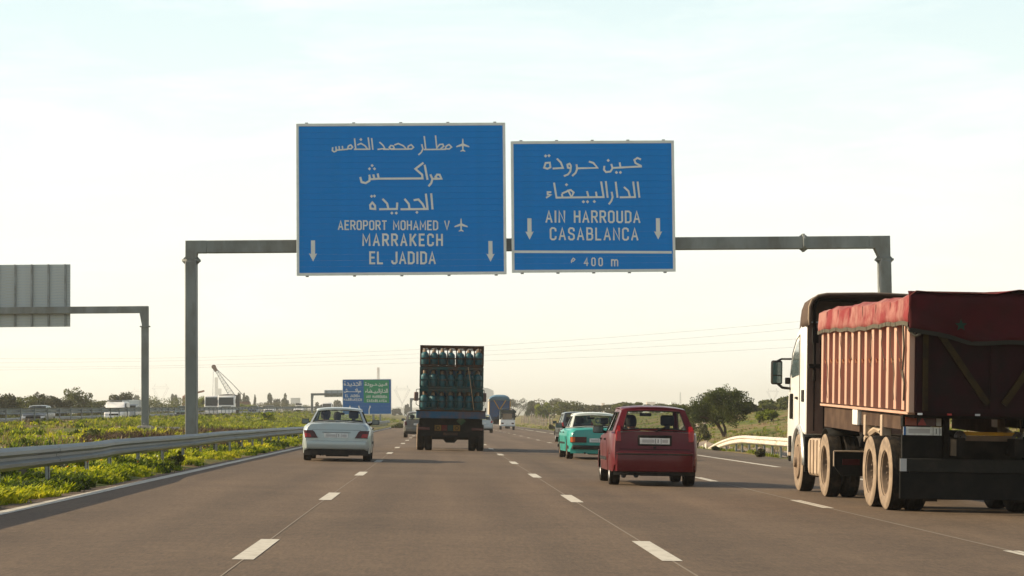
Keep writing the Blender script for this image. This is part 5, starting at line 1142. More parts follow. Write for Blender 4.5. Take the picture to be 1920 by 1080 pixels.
# ------------------------------------------------------------------ big red tipper lorry, right foreground
M['rib_dusty'] = mat('rib_paint_dusty', (.46, .27, .195), .75, var=.15, vscale=2, dirt=(.40, .28, .205), dscale=2.5, damt=.9, dlow=.4, dhigh=.65, stretch=(1, 1, .35))
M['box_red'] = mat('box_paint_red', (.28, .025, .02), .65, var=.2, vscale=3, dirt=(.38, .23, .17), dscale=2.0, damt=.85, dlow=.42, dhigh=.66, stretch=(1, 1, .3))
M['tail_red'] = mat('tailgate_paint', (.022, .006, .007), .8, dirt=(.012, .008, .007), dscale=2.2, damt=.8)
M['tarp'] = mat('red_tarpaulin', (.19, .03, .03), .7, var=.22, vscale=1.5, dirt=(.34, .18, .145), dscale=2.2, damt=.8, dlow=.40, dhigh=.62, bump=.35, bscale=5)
M['tarp_shaded'] = mat('tarpaulin_flap_shaded', (.05, .005, .007), .75, var=.25, vscale=1.5, dirt=(.03, .008, .008), dscale=1.6, damt=.6, bump=.35, bscale=5)  # same red cover, less dusty, with the rear shade put into its colour
M['hem_shaded'] = mat('tarp_hem_shaded', (.028, .026, .02), .8)  # darker copy of the hem, shade of the rear flap painted in
M['hem'] = mat('tarp_hem', (.085, .075, .055), .8)
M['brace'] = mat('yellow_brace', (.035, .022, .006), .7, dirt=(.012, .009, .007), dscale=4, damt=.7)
M['cab_white'] = mat('cab_white', (.80, .79, .74), .35, dirt=(.45, .38, .28), dscale=1.5, damt=.25, coat=.5)
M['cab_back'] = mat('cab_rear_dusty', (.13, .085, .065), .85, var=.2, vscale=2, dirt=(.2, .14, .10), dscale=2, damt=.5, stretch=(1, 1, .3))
M['skirt_dark'] = mat('skirt_dark', (.05, .03, .02), .8, dirt=(.11, .07, .045), dscale=2, damt=.5)
M['fairing_in'] = mat('fairing_inside', (.085, .06, .045), .9, var=.2)
M['tank'] = mat('tank_dusty', (.42, .33, .24), .6, .2, var=.15, dirt=(.25, .18, .12), damt=.5)
M['black_panel'] = mat('black_panel', (.007, .007, .006), .75, dirt=(.018, .015, .012), dscale=3, damt=.6)
M['board_grey'] = mat('bumper_grey', (.018, .018, .016), .75, dirt=(.035, .03, .024), dscale=3, damt=.5)
def big_truck():
    X, Y = 7.255, 29.3; z0 = gz(X, Y); root = Vector((X, Y, z0))
    t = thing('tipper_lorry', 'large tipper lorry with dusty red ribbed sides and red tarpaulin at the right edge', 'lorry', root, (0, LEAN, -.008))
    Ri = Matrix.Rotation(-LEAN, 4, 'Y')
    def L(u, v, y=-.05): return Ri @ (at(u, v, Y+y)-root)
    H = 1.125
    # chassis
    b = MB(); b.box(-.45, -.33, .2, 10.6, .78, 1.02); b.box(.33, .45, .2, 10.6, .78, 1.02)
    for y in (.6, 2.3, 3.6, 5.2, 6.8, 8.4): b.box(-.45, .45, y, y+.12, .82, .98)
    b.build('chassis', M['chassis'], t)
    for s_ in (-1, 1):
        for y in (1.70, 2.87, 6.86):
            wheel(t, s_*1.0, y, .51, .235, s_, 'rim_dusty', spokes=0, wall='rubber_dusty', hub=-.12); wheel(t, s_*.72, y, .51, .235, s_, 'rim_dusty', spokes=0)
        wheel(t, s_*.99, 9.65, .50, .25, s_, 'rim_dusty', spokes=0, wall='rubber_dusty', hub=.12)
        for y in (1.70, 2.87, 6.86):      # wheel nuts
            b = MB()
            for k in range(10):
                a = 2*pi*k/10; b.cyl((s_*1.02, y+cos(a)*.15, .51+sin(a)*.15), (s_*1.06, y+cos(a)*.15, .51+sin(a)*.15), .017, 6)
            b.build('wheel_nuts', M['rim_dusty'], t)
    for y in (1.7, 2.87, 6.86):
        q = MB(); q.cyl((-.9, y, .51), (.9, y, .51), .08, 10); q.lathe((0, y, .51), (1, 0, 0), [(-.3, .08), (-.15, .22), (.15, .22), (.3, .08)], 14); q.build('axle', M['chassis'], t)
    # box
    before_box = set(t.children)
    zf, zt = 1.37, 2.80; LB = 7.25
    MB().box(-H+.1, H-.1, .12, LB, zf-.1, zf).build('box_floor', M['chassis'], t)
    MB().box(-H+.06, H-.06, LB-.06, LB, zf, zt+.05).build('front_wall', M['box_red'], t)
    for s_ in (-1, 1):
        rows = [[(s_*xx, y, z_) for xx, z_ in ((H-.24, zf-.02), (H-.135, zf+.22), (H-.13, zt))] for y in np.linspace(.1, LB, 14)]
        MB().grid([[tuple(map(float, q)) for q in r] for r in rows]).build('side_panel', M['box_red'], t, solid=.01)
        MB().box(min(s_*(H-.20), s_*H), max(s_*(H-.20), s_*H), .1, LB, zf-.055, zf-.02).build('bottom_rail', M['rib_dusty'], t, bevel=.006)
        MB().box(min(s_*(H-.10), s_*(H+.0)), max(s_*(H-.10), s_*(H+.0)), .1, LB, zt-.10, zt).build('top_rail', M['rib_dusty'], t)
        me = None
        for k in range(13):
            y = .42+k*.555
            if me is None:
                b = MB(); b.prism([(s_*(H-.131), 0), (s_*H, -.02), (s_*H, -zt+zf+.1+.0), (s_*(H-.24), -zt+zf+.08), (s_*(H-.14), -zt+zf+.32)], -.085, .085); me = o = b.build('side_rib', M['rib_dusty'], t, bevel=.006)
            else: o = me.copy(); COL.objects.link(o); o.parent = t
            o.location = (0, y, zt-.1); o.rotation_euler = (random.uniform(-.006, .006), 0, 0)
        for k in range(0, 12):
            y = .42+k*.555+.27; b = MB(); b.tube([(s_*(H-.07), y, 2.02), (s_*(H+.0), y-.02, 2.06), (s_*(H+.01), y-.06, 2.06), (s_*(H+.0), y-.09, 2.00)], .011, 5); b.build('tarp_hook', mat('hook', (.30, .12, .06), .7) if k == 0 else bpy.data.materials['hook'], t)
        MB().box(min(s_*(H-.07), s_*(H+.012)), max(s_*(H-.07), s_*(H+.012)), -.02, .14, zf-.03, zt+.06).build('rear_corner_post', M['rib_dusty'], t, bevel=.01)
    # hanging straps on the left side
    for k, (y0, y1, za, zb) in enumerate(((6.6, 6.4, 2.45, 1.45), (5.2, 5.15, 2.42, 1.7), (4.4, 4.3, 2.42, 2.05), (3.5, 3.35, 2.42, 1.55), (2.7, 2.65, 2.42, 1.95), (1.9, 1.6, 2.42, 1.9), (1.2, .9, 2.42, 1.5), (.75, .35, 2.42, 1.8))):
        pts = [(-H-.02-.012*sin(q*9+k), y0+(y1-y0)*q+.025*sin(q*5+k*2.3), za+(zb-za)*q) for q in np.linspace(0, 1, 9)]
        b = MB(); [b.bar(p_, q_, .006, .022, (0, 1, 0)) for p_, q_ in zip(pts[:-1], pts[1:])]; b.build('loose_strap', M['hem'], t)
    b = MB(); b.tube([(-H-.03, .3, 2.5), (-H-.05, .12, 2.2), (-H-.04, .25, 1.9), (-H-.05, .08, 1.72), (-H-.03, .22, 1.5)], .014, 5); b.tube([(-H-.02, .15, 2.55), (-H-.02, -.08, 2.42), (-H+.06, -.1, 2.35), (-H+.12, -.1, 2.38)], .02, 5); b.build('tie_rope', M['hem'], t)
    # tailgate
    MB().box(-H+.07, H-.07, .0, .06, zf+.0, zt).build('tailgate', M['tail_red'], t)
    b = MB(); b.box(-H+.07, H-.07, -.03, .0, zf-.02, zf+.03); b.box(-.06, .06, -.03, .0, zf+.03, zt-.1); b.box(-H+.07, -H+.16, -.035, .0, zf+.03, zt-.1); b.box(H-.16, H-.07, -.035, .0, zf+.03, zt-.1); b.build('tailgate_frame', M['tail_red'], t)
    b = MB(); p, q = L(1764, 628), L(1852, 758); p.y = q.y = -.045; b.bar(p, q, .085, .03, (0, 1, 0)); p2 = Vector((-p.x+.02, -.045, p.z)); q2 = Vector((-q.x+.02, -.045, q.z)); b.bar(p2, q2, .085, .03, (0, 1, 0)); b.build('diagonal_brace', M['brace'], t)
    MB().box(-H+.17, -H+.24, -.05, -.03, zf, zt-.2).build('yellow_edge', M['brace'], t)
    # tarpaulin with skirts
    rows = []
    for iy, y in enumerate(np.linspace(-.07, LB+.08, 70)):
        hem = 2.50+.022*abs(sin(y*2.99+.4))+.012*sin(y*1.3); r = []
        bl = .006*sin(y*11)+.008*sin(y*5.98+1)
        lift = .045*math.exp(-((y-.1)/.5)**2)
        for (x_, z_, w_) in ((-H-.03, hem, 1), (-H-.04, hem+.1, 1), (-H-.028, 2.72, .7), (-H-.02, 2.84+lift*.6, .4), (-H+.07, 2.89+lift, .2), (-.75, 2.90+lift, 0), (-.3, 2.91+lift*1.0, 0), (0, 2.92+lift*.4, 0), (.3, 2.92+lift, 0), (.75, 2.9+lift, 0), (H-.07, 2.89+lift, .2), (H+.02, 2.84+lift*.6, .4), (H+.028, 2.7, .7), (H+.04, hem+.1, 1), (H+.03, hem, 1)):
            s_ = -1 if x_ < 0 else 1; r.append((float(x_+s_*bl*w_), float(y), float(z_+.02*sin(y*3.1+x_*4)*(1-w_)+.012*sin(y*8+x_*9)*(1-w_))))
        rows.append(r)
    tp = MB().grid(rows).build('tarpaulin', M['tarp'], t, smooth=True, solid=.006)
    for s_ in (-1, 1):
        b = MB(); i = 0 if s_ < 0 else -1
        for r0, r1 in zip(rows[:-1], rows[1:]):
            a, c = r0[i], r1[i]; b.quad((a[0]+s_*.008, a[1], a[2]-.025), (c[0]+s_*.008, c[1], c[2]-.025), (c[0]+s_*.008, c[1], c[2]+.03), (a[0]+s_*.008, a[1], a[2]+.03))
        b.build('hem', M['hem'], tp, solid=.006)
        b = MB()
        for k in range(6): y = 1.2+k*1.05; b.box(min(s_*(H+.03), s_*(H+.036)), max(s_*(H+.03), s_*(H+.036)), y-.004, y+.004, 2.56, 2.83)
        b.build('tarp_seam', M['tail_red'], tp)
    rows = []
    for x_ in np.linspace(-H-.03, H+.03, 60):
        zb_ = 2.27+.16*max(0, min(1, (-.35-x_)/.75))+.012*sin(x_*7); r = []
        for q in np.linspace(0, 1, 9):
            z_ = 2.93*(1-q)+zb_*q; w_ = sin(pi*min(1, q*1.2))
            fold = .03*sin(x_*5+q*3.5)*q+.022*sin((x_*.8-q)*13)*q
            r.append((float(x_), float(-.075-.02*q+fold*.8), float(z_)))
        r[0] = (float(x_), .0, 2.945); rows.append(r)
    rf = MB().grid(rows).build('tarpaulin_flap', M['tarp_shaded'], t, smooth=True, solid=.006)
    b = MB(); [b.quad(*[(r[-1][0], r[-1][1]-.008, r[-1][2]+d) for r, d in ((r0, -.02), (r1, -.02), (r1, .035), (r0, .035))]) for r0, r1 in zip(rows[:-1], rows[1:])]; b.build('hem', M['hem_shaded'], rf, solid=.006)
    c = L(1799, 610); st = [(c.x+.085*(1 if k % 2 == 0 else .42)*sin(k*pi/5), -.125, c.z+.085*(1 if k % 2 == 0 else .42)*cos(k*pi/5)) for k in range(10)]
    MB().poly(st).build('star_emblem', mat('star_dark_green', (.01, .03, .02), .7), rf, solid=.004)
    # sub frame skirts
    for s_ in (-1, 1):
        MB().box(min(s_*(H-.10), s_*(H-.06)), max(s_*(H-.10), s_*(H-.06)), 3.95, LB-.1, .98, 1.31).build('side_skirt', M['skirt_dark'], t)
        MB().box(min(s_*(H-.12), s_*(H-.02)), max(s_*(H-.12), s_*(H-.02)), 3.95, 4.35, 1.08, 1.315).build('side_box', M['cab_white'], t, bevel=.01)
        MB().box(min(s_*(H-.12), s_*(H-.08)), max(s_*(H-.12), s_*(H-.08)), .9, 3.9, 1.10, 1.30).build('side_skirt', M['skirt_dark'], t)
    tilt = Matrix.Translation((0, 0, zf)) @ Matrix.Rotation(.0215, 4, 'X') @ Matrix.Translation((0, 0, -zf))
    for c in t.children:
        if c not in before_box: c.matrix_basis = tilt @ c.matrix_basis
    for s_ in (-1, 1):
        for y in (2.2, 3.5):
            MB().box(min(s_*(H-.2), s_*(H-.06)), max(s_*(H-.2), s_*(H-.06)), y, y+.14, 1.02, 1.32).build('bracket', M['tank'], t, bevel=.01)
        b = MB(); b.tube([(s_*(H-.12), 3.6, 1.02), (s_*(H-.2), 3.3, 1.12), (s_*(H-.2), 2.9, 1.08)], .05, 6); b.bar((s_*(H-.15), 3.9, .95), (s_*(H-.15), 3.5, 1.14), .07); b.build('hydraulic_strut', M['tank'], t)
        # mid lamp board between the axles
        q = thing('lamp_board', None, None, (s_*.84, 5.95, .56)); q.parent = t
        MB().prism([(-.26, .18), (-.27, -.05), (-.15, -.2), (.27, -.2), (.27, .18)], -.02, .02).build('panel', M['black_panel'], q, bevel=.01)
        MB().box(-.14, .14, -.035, -.021, -.03, .07).build('lens', M['dark_lens'], q, bevel=.01)
        MB().tube([(-.27, -.03, -.05), (-.27, -.03, .19), (.27, -.03, .19)], .014, 5).build('edge', M['tank'], q)
        # fuel tank, straps
        MB().prism([(y_, z_) for y_, z_ in ((7.55, .42), (7.7, .3), (8.75, .3), (8.85, .42), (8.85, .85), (8.75, .93), (7.65, .93), (7.55, .85))], min(s_*.62, s_*1.07), max(s_*.62, s_*1.07), 'x').build('fuel_tank', M['tank'], t, bevel=.05)
        for y in (7.8, 8.15, 8.5): MB().box(min(s_*1.065, s_*1.085), max(s_*1.065, s_*1.085), y, y+.06, .33, .9).build('tank_strap', M['rim_dusty'], t, bevel=.006)
        MB().box(min(s_*.9, s_*1.1), max(s_*.9, s_*1.1), 8.95, 9.05, .35, .95).build('step_bracket', M['black_panel'], t)
        MB().cyl((s_*.95, 8.9, .34), (s_*.95, 8.5, .34), .07, 12).build('air_tank', M['chassis'], t)
        # mudguard over the drive wheels
        b = MB(); rows = [[(s_*xx, 6.86+.62*cos(a), .51+.60*sin(a)) for xx in (.6, 1.1)] for a in np.linspace(.5, 2.2, 9)]; b.grid(rows).build('mudguard', M['black_panel'], t, smooth=True, solid=.01)
    # cab
    side = [(9.02, .98), (9.02, 2.93), (9.3, 2.94), (9.9, 2.8), (10.45, 2.5), (10.8, 2.05), (10.97, 1.6), (11.05, 1.2), (11.05, .55), (10.25, .55), (10.2, .9), (9.65, 1.08), (9.2, .98)]
    b = MB(); b.prism(side, -1.10, 1.10, 'x'); b.build('cab', M['cab_white'], t, bevel=.05)
    MB().box(-1.07, 1.07, 8.985, 9.012, 1.0, 2.9).build('cab_rear_wall', M['cab_back'], t)
    b = MB(); [b.box(x_-.01, x_+.01, 8.97, 8.984, 1.05, 2.88) for x_ in (-.95, -.78, -.6, .2, .6)]; b.build('cab_rear_seam', M['chassis'], t)
    for s_ in (-1, 1):
        q = MB(); q.prism([(9.68, 2.02), (9.70, 2.62), (10.0, 2.56), (10.38, 2.36), (10.62, 2.05), (10.5, 1.98)], min(s_*1.098, s_*1.106), max(s_*1.098, s_*1.106), 'x'); q.build('side_window', M['mirror'] if False else mat('cab_glass', (.10, .14, .14), .05, coat=1) if s_ < 0 else bpy.data.materials['cab_glass'], t)
        b = MB(); b.tube([(s_*1.103, 9.6, 1.0), (s_*1.103, 9.6, 2.72), (s_*1.103, 10.0, 2.64), (s_*1.103, 10.43, 2.42), (s_*1.103, 10.7, 2.0)], .008, 4); b.build('door_seam', M['chassis'], t)
        MB().box(min(s_*1.1, s_*1.13), max(s_*1.1, s_*1.13), 9.8, 10.0, 1.6, 1.64).build('door_handle', M['black'], t)
        MB().box(min(s_*1.1, s_*1.12), max(s_*1.1, s_*1.12), 9.1, 9.32, 1.55, 1.75).build('intake_grille', M['black'], t)
        rows = [[(s_*xx, 9.65+.63*cos(a), .52+.60*sin(a)) for xx in (.7, 1.14)] for a in np.linspace(-.1, pi+.1, 15)]
        MB().grid(rows).build('front_mudguard', M['rim'], t, smooth=True, solid=.04)
        rows = [[(s_*1.12, 9.65+(.57+w_)*cos(a), .52+(.55+w_)*sin(a)) for w_ in (0, .09)] for a in np.linspace(-.1, pi+.1, 15)]
        MB().grid(rows).build('arch_trim', M['sign_back'], t, smooth=True, solid=.03)
        MB().box(min(s_*1.08, s_*1.16), max(s_*1.08, s_*1.16), 10.35, 10.42, 1.25, 1.7).build('side_marker', M['black'], t, bevel=.02)
        MB().box(min(s_*1.08, s_*1.15), max(s_*1.08, s_*1.15), 10.4, 10.6, .6, .66).build('step', M['tank'], t)
        MB().box(min(s_*1.06, s_*1.15), max(s_*1.06, s_*1.15), 10.5, 10.6, .5, .95).build('corner_flap', M['black'], t, bevel=.02)
        # air deflector side wall and mirror
        m_ = thing('wing_mirror', None, None, (s_*1.34, 10.72, 2.08)); m_.parent = t; m_.scale = (.88, 1, .9)
        MB().box(-.115, .115, 0, .12, -.24, .24).build('housing', M['black'], m_, bevel=.04)
        MB().box(-.09, .09, -.008, -.001, -.05, .20).build('mirror_glass', M['mirror'], m_); MB().box(-.09, .09, -.008, -.001, -.21, -.07).build('mirror_glass', M['mirror'], m_)
        MB().tube([(0, .06, .22), (-s_*.1, .08, .27), (-s_*.28, -.05, .27)], .022, 6).build('arm', M['black'], m_)
        MB().tube([(-s_*.02, .06, -.22), (-s_*.12, .06, -.30), (-s_*.28, -.05, -.32)], .03, 6).build('arm', M['black'], m_)
        MB().box(min(-s_*.17, -s_*.27), max(-s_*.17, -s_*.27), -.02, .06, -.23, -.1).build('small_mirror', M['black'], m_, bevel=.015)
    prof = [(-1.10, 2.84), (-1.115, 2.95), (-1.11, 3.15), (-1.06, 3.28), (-.95, 3.36), (-.8, 3.39), (0, 3.41), (.8, 3.39), (.95, 3.36), (1.06, 3.28), (1.11, 3.15), (1.115, 2.95), (1.10, 2.84)]
    rows = [[(x_*(1-.10*max(0, (y-9.4))), y, 2.55+(z_-2.55)*(1-.55*max(0, y-9.3)**1.5)) for x_, z_ in prof] for y in (8.55, 8.75, 9.0, 9.4, 9.8, 10.2)]
    MB().grid(rows).build('roof_fairing', M['fairing_in'], t, smooth=True, solid=.035)
    MB().grid([[(x_*1.012, y-.004, 2.55+(z_-2.55)*1.012+.003) for x_, z_ in prof] for y in (8.56, 8.6)]).build('fairing_lip', M['tank'], t, smooth=True, solid=.02)
    b = MB(); b.tube([(-.98, 8.8, 1.9), (-.98, 8.8, 3.2), (-.9, 8.85, 3.3), (-.2, 8.85, 3.28)], .03, 7); b.tube([(-.86, 8.8, 1.5), (-.86, 8.8, 2.6)], .022, 6); b.box(-1.08, -.8, 8.74, 8.86, 2.12, 2.19); b.box(-1.02, -.92, 8.72, 8.84, 2.55, 2.8); b.build('exhaust_stack', M['chassis'], t)
    kids = set(t.children); L2 = lambda u, v: L(u, v, .6)
    # rear: lamps, plate, bumper boards
    for s_ in (-1, 1):
        x0, x1 = (L2(1692, 790).x, L2(1767, 790).x) if s_ < 0 else (-L2(1767, 790).x, -L2(1692, 790).x)
        z_ = lambda v: L2(1720, v).z
        q = thing('rear_lamp_unit', None, None, ((x0+x1)/2, 0, 0)); q.parent = t; w_ = (x1-x0)/2
        MB().box(-w_, w_, -.04, .1, z_(800), z_(778)).build('housing', M['black_panel'], q, bevel=.01)
        MB().box(-w_+.04, -w_+.19, -.055, -.041, z_(798), z_(782)).build('lens', mat('amber_dull', (.20, .035, .01), .3) if s_ < 0 else bpy.data.materials['amber_dull'], q)
        MB().box(-w_+.2, w_-.09, -.055, -.041, z_(798), z_(782)).build('lens', M['dark_lens'], q)
        MB().box(w_-.085, w_-.02, -.055, -.041, z_(798), z_(782)).build('lens', M['smudge'], q)
        cx = L2(1728, 790).x-(x0+x1)/2 if s_ < 0 else 0
        MB().prism([(cx-.06, z_(797)), (cx+.06, z_(797)), (cx, z_(781))], -.068, -.056).build('triangle_reflector', M['red_lens'], q)
        MB().box(x0, x1, -.03, .05, z_(862), z_(816)).build('panel', M['black_panel'], t)
        MB().box(x1+.02, x1+.10, -.02, .1, z_(864), z_(782)).build('strut', M['chassis'], t)
        MB().prism([(x1+.03, z_(864)), (x1+.09, z_(864)), (x1+.06, z_(808)), (x1+.02, z_(806))], .10, .16).build('strut', M['tank'], t)
        MB().cyl((s_*1.08, -.02, L2(1694, 774).z), (s_*1.08, .05, L2(1694, 774).z), .035, 10).build('marker_lamp', M['orange_lens'], t)
        MB().box(s_*.62-.09, s_*.62+.09, .35, .37, .15, .95).build('mudflap', M['rubber'], t)
    x0, x1 = L2(1693, 800).x, L2(1765, 800).x; za, zb = L2(1720, 816).z, L2(1720, 800.5).z
    q = thing('number_plate', None, None, ((x0+x1)/2, -.06, 0)); q.parent = t; w_ = (x1-x0)/2
    MB().box(-w_, w_, 0, .015, za, zb).build('plate', M['plate'], q, bevel=.003); MB().box(-w_, -w_+.035, -.004, -.001, za, zb).build('blue_edge', mat('plate_blue', (.03, .12, .3), .5), q)
    b = MB(); b.box(.14, .145, -.004, -.001, za, zb); b.box(.18, .19, -.004, -.001, za+.02, zb-.02); b.box(.225, .23, -.004, -.001, za, zb); b.build('plate_marking', M['plate_mark'], q)
    b = MB(); b.box(-w_+.07, .1, -.003, -.001, za+.025, zb-.025); b.box(.25, w_-.03, -.003, -.001, za+.025, zb-.025); b.build('blurred_marking', M['smudge'], q)
    zt_, zm_, zl_ = L2(1800, 861).z, L2(1800, 886).z, L2(1800, 937).z
    MB().box(-H+.0, H, -.07, -.02, zm_, zt_).build('bumper_board', M['board_grey'], t, bevel=.008)
    MB().box(-H+.005, H, -.06, -.02, zl_, zm_-.006).build('bumper_flap', M['black_panel'], t, bevel=.008)
    MB().box(-H+.003, -H+.09, -.078, -.071, zm_+.005, zt_-.005).build('reflector_tape', M['smudge'], t)
    xa, xb, zz = L2(1806, 818).x, L2(1903, 822).x, L2(1850, 820).z
    q = thing('warning_board', None, None, (0, 0, 0)); q.parent = t
    MB().box(xa, xb, -.03, .0, zz-.07, zz+.02).build('lower_half', mat('board_dull', (.16, .10, .06), .6, dirt=(.07, .05, .04), damt=.5), q, bevel=.008); MB().box(xa, xb, -.034, .0, zz+.022, zz+.07).build('upper_half', mat('board_yellow', (.42, .20, .01), .6, dirt=(.14, .08, .03), damt=.5), q, bevel=.008)
    for x_ in (xa-.03, xb+.03): MB().lathe((x_, 0, zz), (0, 1, 0), [(0, .01), (-.045, .06), (-.02, .085), (.02, .085)], 14).build('end_ring', mat('lamp_dull', (.06, .05, .045), .4) if x_ < 0 else bpy.data.materials['lamp_dull'], q, smooth=True)
    MB().box(-.75, .75, .05, .12, .62, 1.0).build('rear_crossmember', M['chassis'], t)
    for c in t.children:
        if c not in kids: c.location.y += .65
    MB().box(-H+.1, H-.1, .0, .09, zf-.06, zf-.025).build('hinge_beam', M['tail_red'], t)
    for u, mm in ((1726, 'clear_lens'), (1834, 'smudge'), (1781, 'red_lens')): p = L(u, 770); MB().box(p.x-.03, p.x+.03, -.04, -.005, zf-.055, zf-.03).build('marker_lamp', M[mm], t)
    person('lorry driver in a pale shirt behind the cab window', (X-.5, Y+9.9, z0+1.45), shirt='shirt_pale', scale=.9)
big_truck()

# ------------------------------------------------------------------ blue tipper and white minivan ahead
def blue_tipper():
    Y = 250; a = at(916, 797, Y); b_ = at(956.5, 797, Y); X = (a.x+b_.x)/2; z0 = gz(X, Y); hw = (b_.x-a.x)/2; root = Vector((X, Y, z0))
    t = thing('tipper_lorry', 'distant blue tipper lorry with yellow V brace and bulging cover', 'lorry', root, (0, LEAN, 0)); zz = lambda v: at(935, v, Y).z-z0
    blue = mat('tipper_blue', (.02, .07, .17), .6, dirt=(.08, .06, .05), damt=.4); yel = mat('tipper_yellow', (.40, .22, .04), .6); lite = mat('tipper_side', (.45, .42, .36), .7, dirt=DUST)
    top, bot = zz(748), zz(782)
    MB().box(-hw+.06, hw-.06, 0, .08, bot, top-.06).build('tailgate', blue, t)
    MB().box(-hw, hw, .08, 6.5, bot, top-.02).build('box', lite, t)
    b = MB(); b.box(-hw, hw, -.04, .0, top-.12, top); b.box(-hw, -hw+.1, -.04, .0, bot, top-.125); b.box(hw-.1, hw, -.04, .0, bot, top-.125)
    b.bar((-hw*.55, -.05, top-.15), (-.05, -.05, top-1.15), .1, .04, (0, 1, 0)); b.bar((hw*.55, -.05, top-.15), (.05, -.05, top-1.15), .1, .04, (0, 1, 0)); b.build('yellow_frame', yel, t)
    rows = [[(x_*hw*1.03, y, top-.02+(.5 if abs(y-3) < 2.9 else .34)*(1-abs(x_)**3.5)*(.9+.1*sin(y*2))-(.25 if abs(x_) > .99 else 0)) for x_ in np.linspace(-1, 1, 13)] for y in np.linspace(-.05, 6.5, 16)]
    rows = [[(x_*hw*1.0, -.045, top-.2) for x_ in np.linspace(-1, 1, 13)]]+rows
    MB().grid(rows).build('cover', mat('cover_blue', (.09, .18, .25), .6), t, smooth=True, solid=.02)
    MB().box(-hw*.8, hw*.8, .1, 8, .75, 1.05).build('chassis', M['chassis'], t)
    MB().box(-hw*.95, hw*.95, .1, .2, .5, .75).build('underrun_bar', M['chassis'], t)
    MB().box(-1.1, 1.1, 6.9, 8.7, .8, 2.8).build('cab', blue, t, bevel=.08)
    for s_ in (-1, 1):
        MB().box(s_*.8-.15, s_*.8+.15, .05, .1, .78, .9).build('tail_light', M['red_lens'], t)
        for y in (1.2, 2.5, 7.4): wheel(t, s_*1.0, y, .5, .4 if y < 5 else .28, s_, 'rim_dusty', spokes=0)
        MB().box(s_*1.4-.08, s_*1.4+.08, 8.4, 8.5, 1.9, 2.3).build('wing_mirror', M['black'], t)
blue_tipper()
def minivan():
    Y = 227; X = 6.85; z0 = gz(X, Y); t = thing('minivan', 'small white van with dark canvas top in front of the blue tipper', 'van', (X, Y, z0), (0, LEAN, 0)); w = .76
    can = mat('canvas_dark', (.03, .045, .04), .85, var=.2)
    MB().box(-w, w, 0, 3.2, .42, 1.02).build('body', M['paint_white'], t, bevel=.04)
    MB().box(-w*.96, w*.96, 1.9, 3.3, 1.0, 1.85).build('cab', M['paint_white'], t, bevel=.06)
    MB().box(-w*.85, w*.85, 1.87, 1.9, 1.2, 1.75).build('cab_window', M['glass_dark'], t)
    b = MB(); b.box(-w, -w+.1, .0, 1.8, 1.03, 2.0); b.box(w-.1, w, .0, 1.8, 1.03, 2.0); b.box(-w+.1, w-.1, .0, .04, 1.72, 2.0); b.build('canvas_side', can, t, bevel=.02)
    rows = [[(x_*(w+.03), y, 1.98+.17*(1-abs(x_)**2.5)+.02*sin(y*5+x_*3)-(.14 if abs(x_) > .99 else 0)) for x_ in np.linspace(-1, 1, 11)] for y in np.linspace(-.06, 1.95, 9)]
    MB().grid(rows).build('canvas_roof', can, t, smooth=True, solid=.02)
    b = MB(); b.box(-.78, -.62, -.05, .02, 1.85, 2.0); b.box(.72, .86, -.05, .02, 1.7, 1.95); b.build('rolled_canvas', can, t, bevel=.02)
    MB().box(-w+.03, w-.03, -.03, .0, .45, 1.0).build('tailgate', M['paint_white'], t, bevel=.01)
    MB().box(-w, w, -.06, .06, .36, .46).build('bumper', M['paint_silver2'], t, bevel=.02)
    MB().box(-.2, .2, -.045, -.031, .52, .62).build('number_plate', M['plate'], t)
    for s_ in (-1, 1):
        MB().box(s_*.52-.12, s_*.52+.12, -.05, -.031, .58, .72).build('tail_light', M['dark_lens'], t, bevel=.01)
        for y in (.5, 2.6): wheel(t, s_*.66, y, .27, .17, s_, 'rim', spokes=5)
        MB().box(s_*.9-.06, s_*.9+.06, 2.9, 2.96, 1.25, 1.45).build('wing_mirror', M['black'], t)
    c = thing('crate', 'pale wooden crate on the load bed of the small white van', 'crate', (X, Y+.35, z0+1.03), (0, LEAN, 0)); wd = mat('crate_wood', (.34, .26, .18), .9, var=.15)
    me = None
    for k in range(5):
        if me is None: me = o = MB().box(-.46, .46, 0, .02, 0, .10).build('slat', wd, c)
        else: o = me.copy(); COL.objects.link(o); o.parent = c
        o.location = (0, 0, .02+.118*k)
    MB().box(-.46, .46, .021, .8, .0, .58).build('box', wd, c)
minivan()

# ------------------------------------------------------------------ oncoming traffic on the far carriageway
def on(u, Y): return (at(u, 770, Y).x, Y)
def front_car(label, u, Y, P, cat='car', name='oncoming_car'):
    X, Y = on(u, Y); t = car(name, label, cat, X, Y+P['L'], P, flip=True, z=gz(X, Y)); return t
C1 = dict(WAG); C1.update(paint='paint_dark', roof_paint='paint_silver')
front_car('dark oncoming car with a pale roof behind the median rail, far left', 62, 150, C1)
C2 = dict(WAG); C2.update(paint='paint_green', roof_paint='paint_green')
front_car('dark green oncoming car left of the near gantry post', 339, 252, C2)
C3 = dict(SIL); C3.update(paint='paint_dark', roof_paint='paint_dark'); front_car('dark oncoming car in the gap right of the two oncoming lorries', 474, 335, C3)
C4 = dict(SIL); C4.update(paint='paint_white', roof_paint='paint_grey'); front_car('pale oncoming car low behind the rail, between the lorries and the white car', 504, 345, C4)
C5 = dict(SUV); C5.update(W=1.9, L=4.5, H=1.8, paint='paint_white', roof_paint='paint_white'); t5 = front_car('white oncoming estate car with a load on its roof', 559, 430, C5)
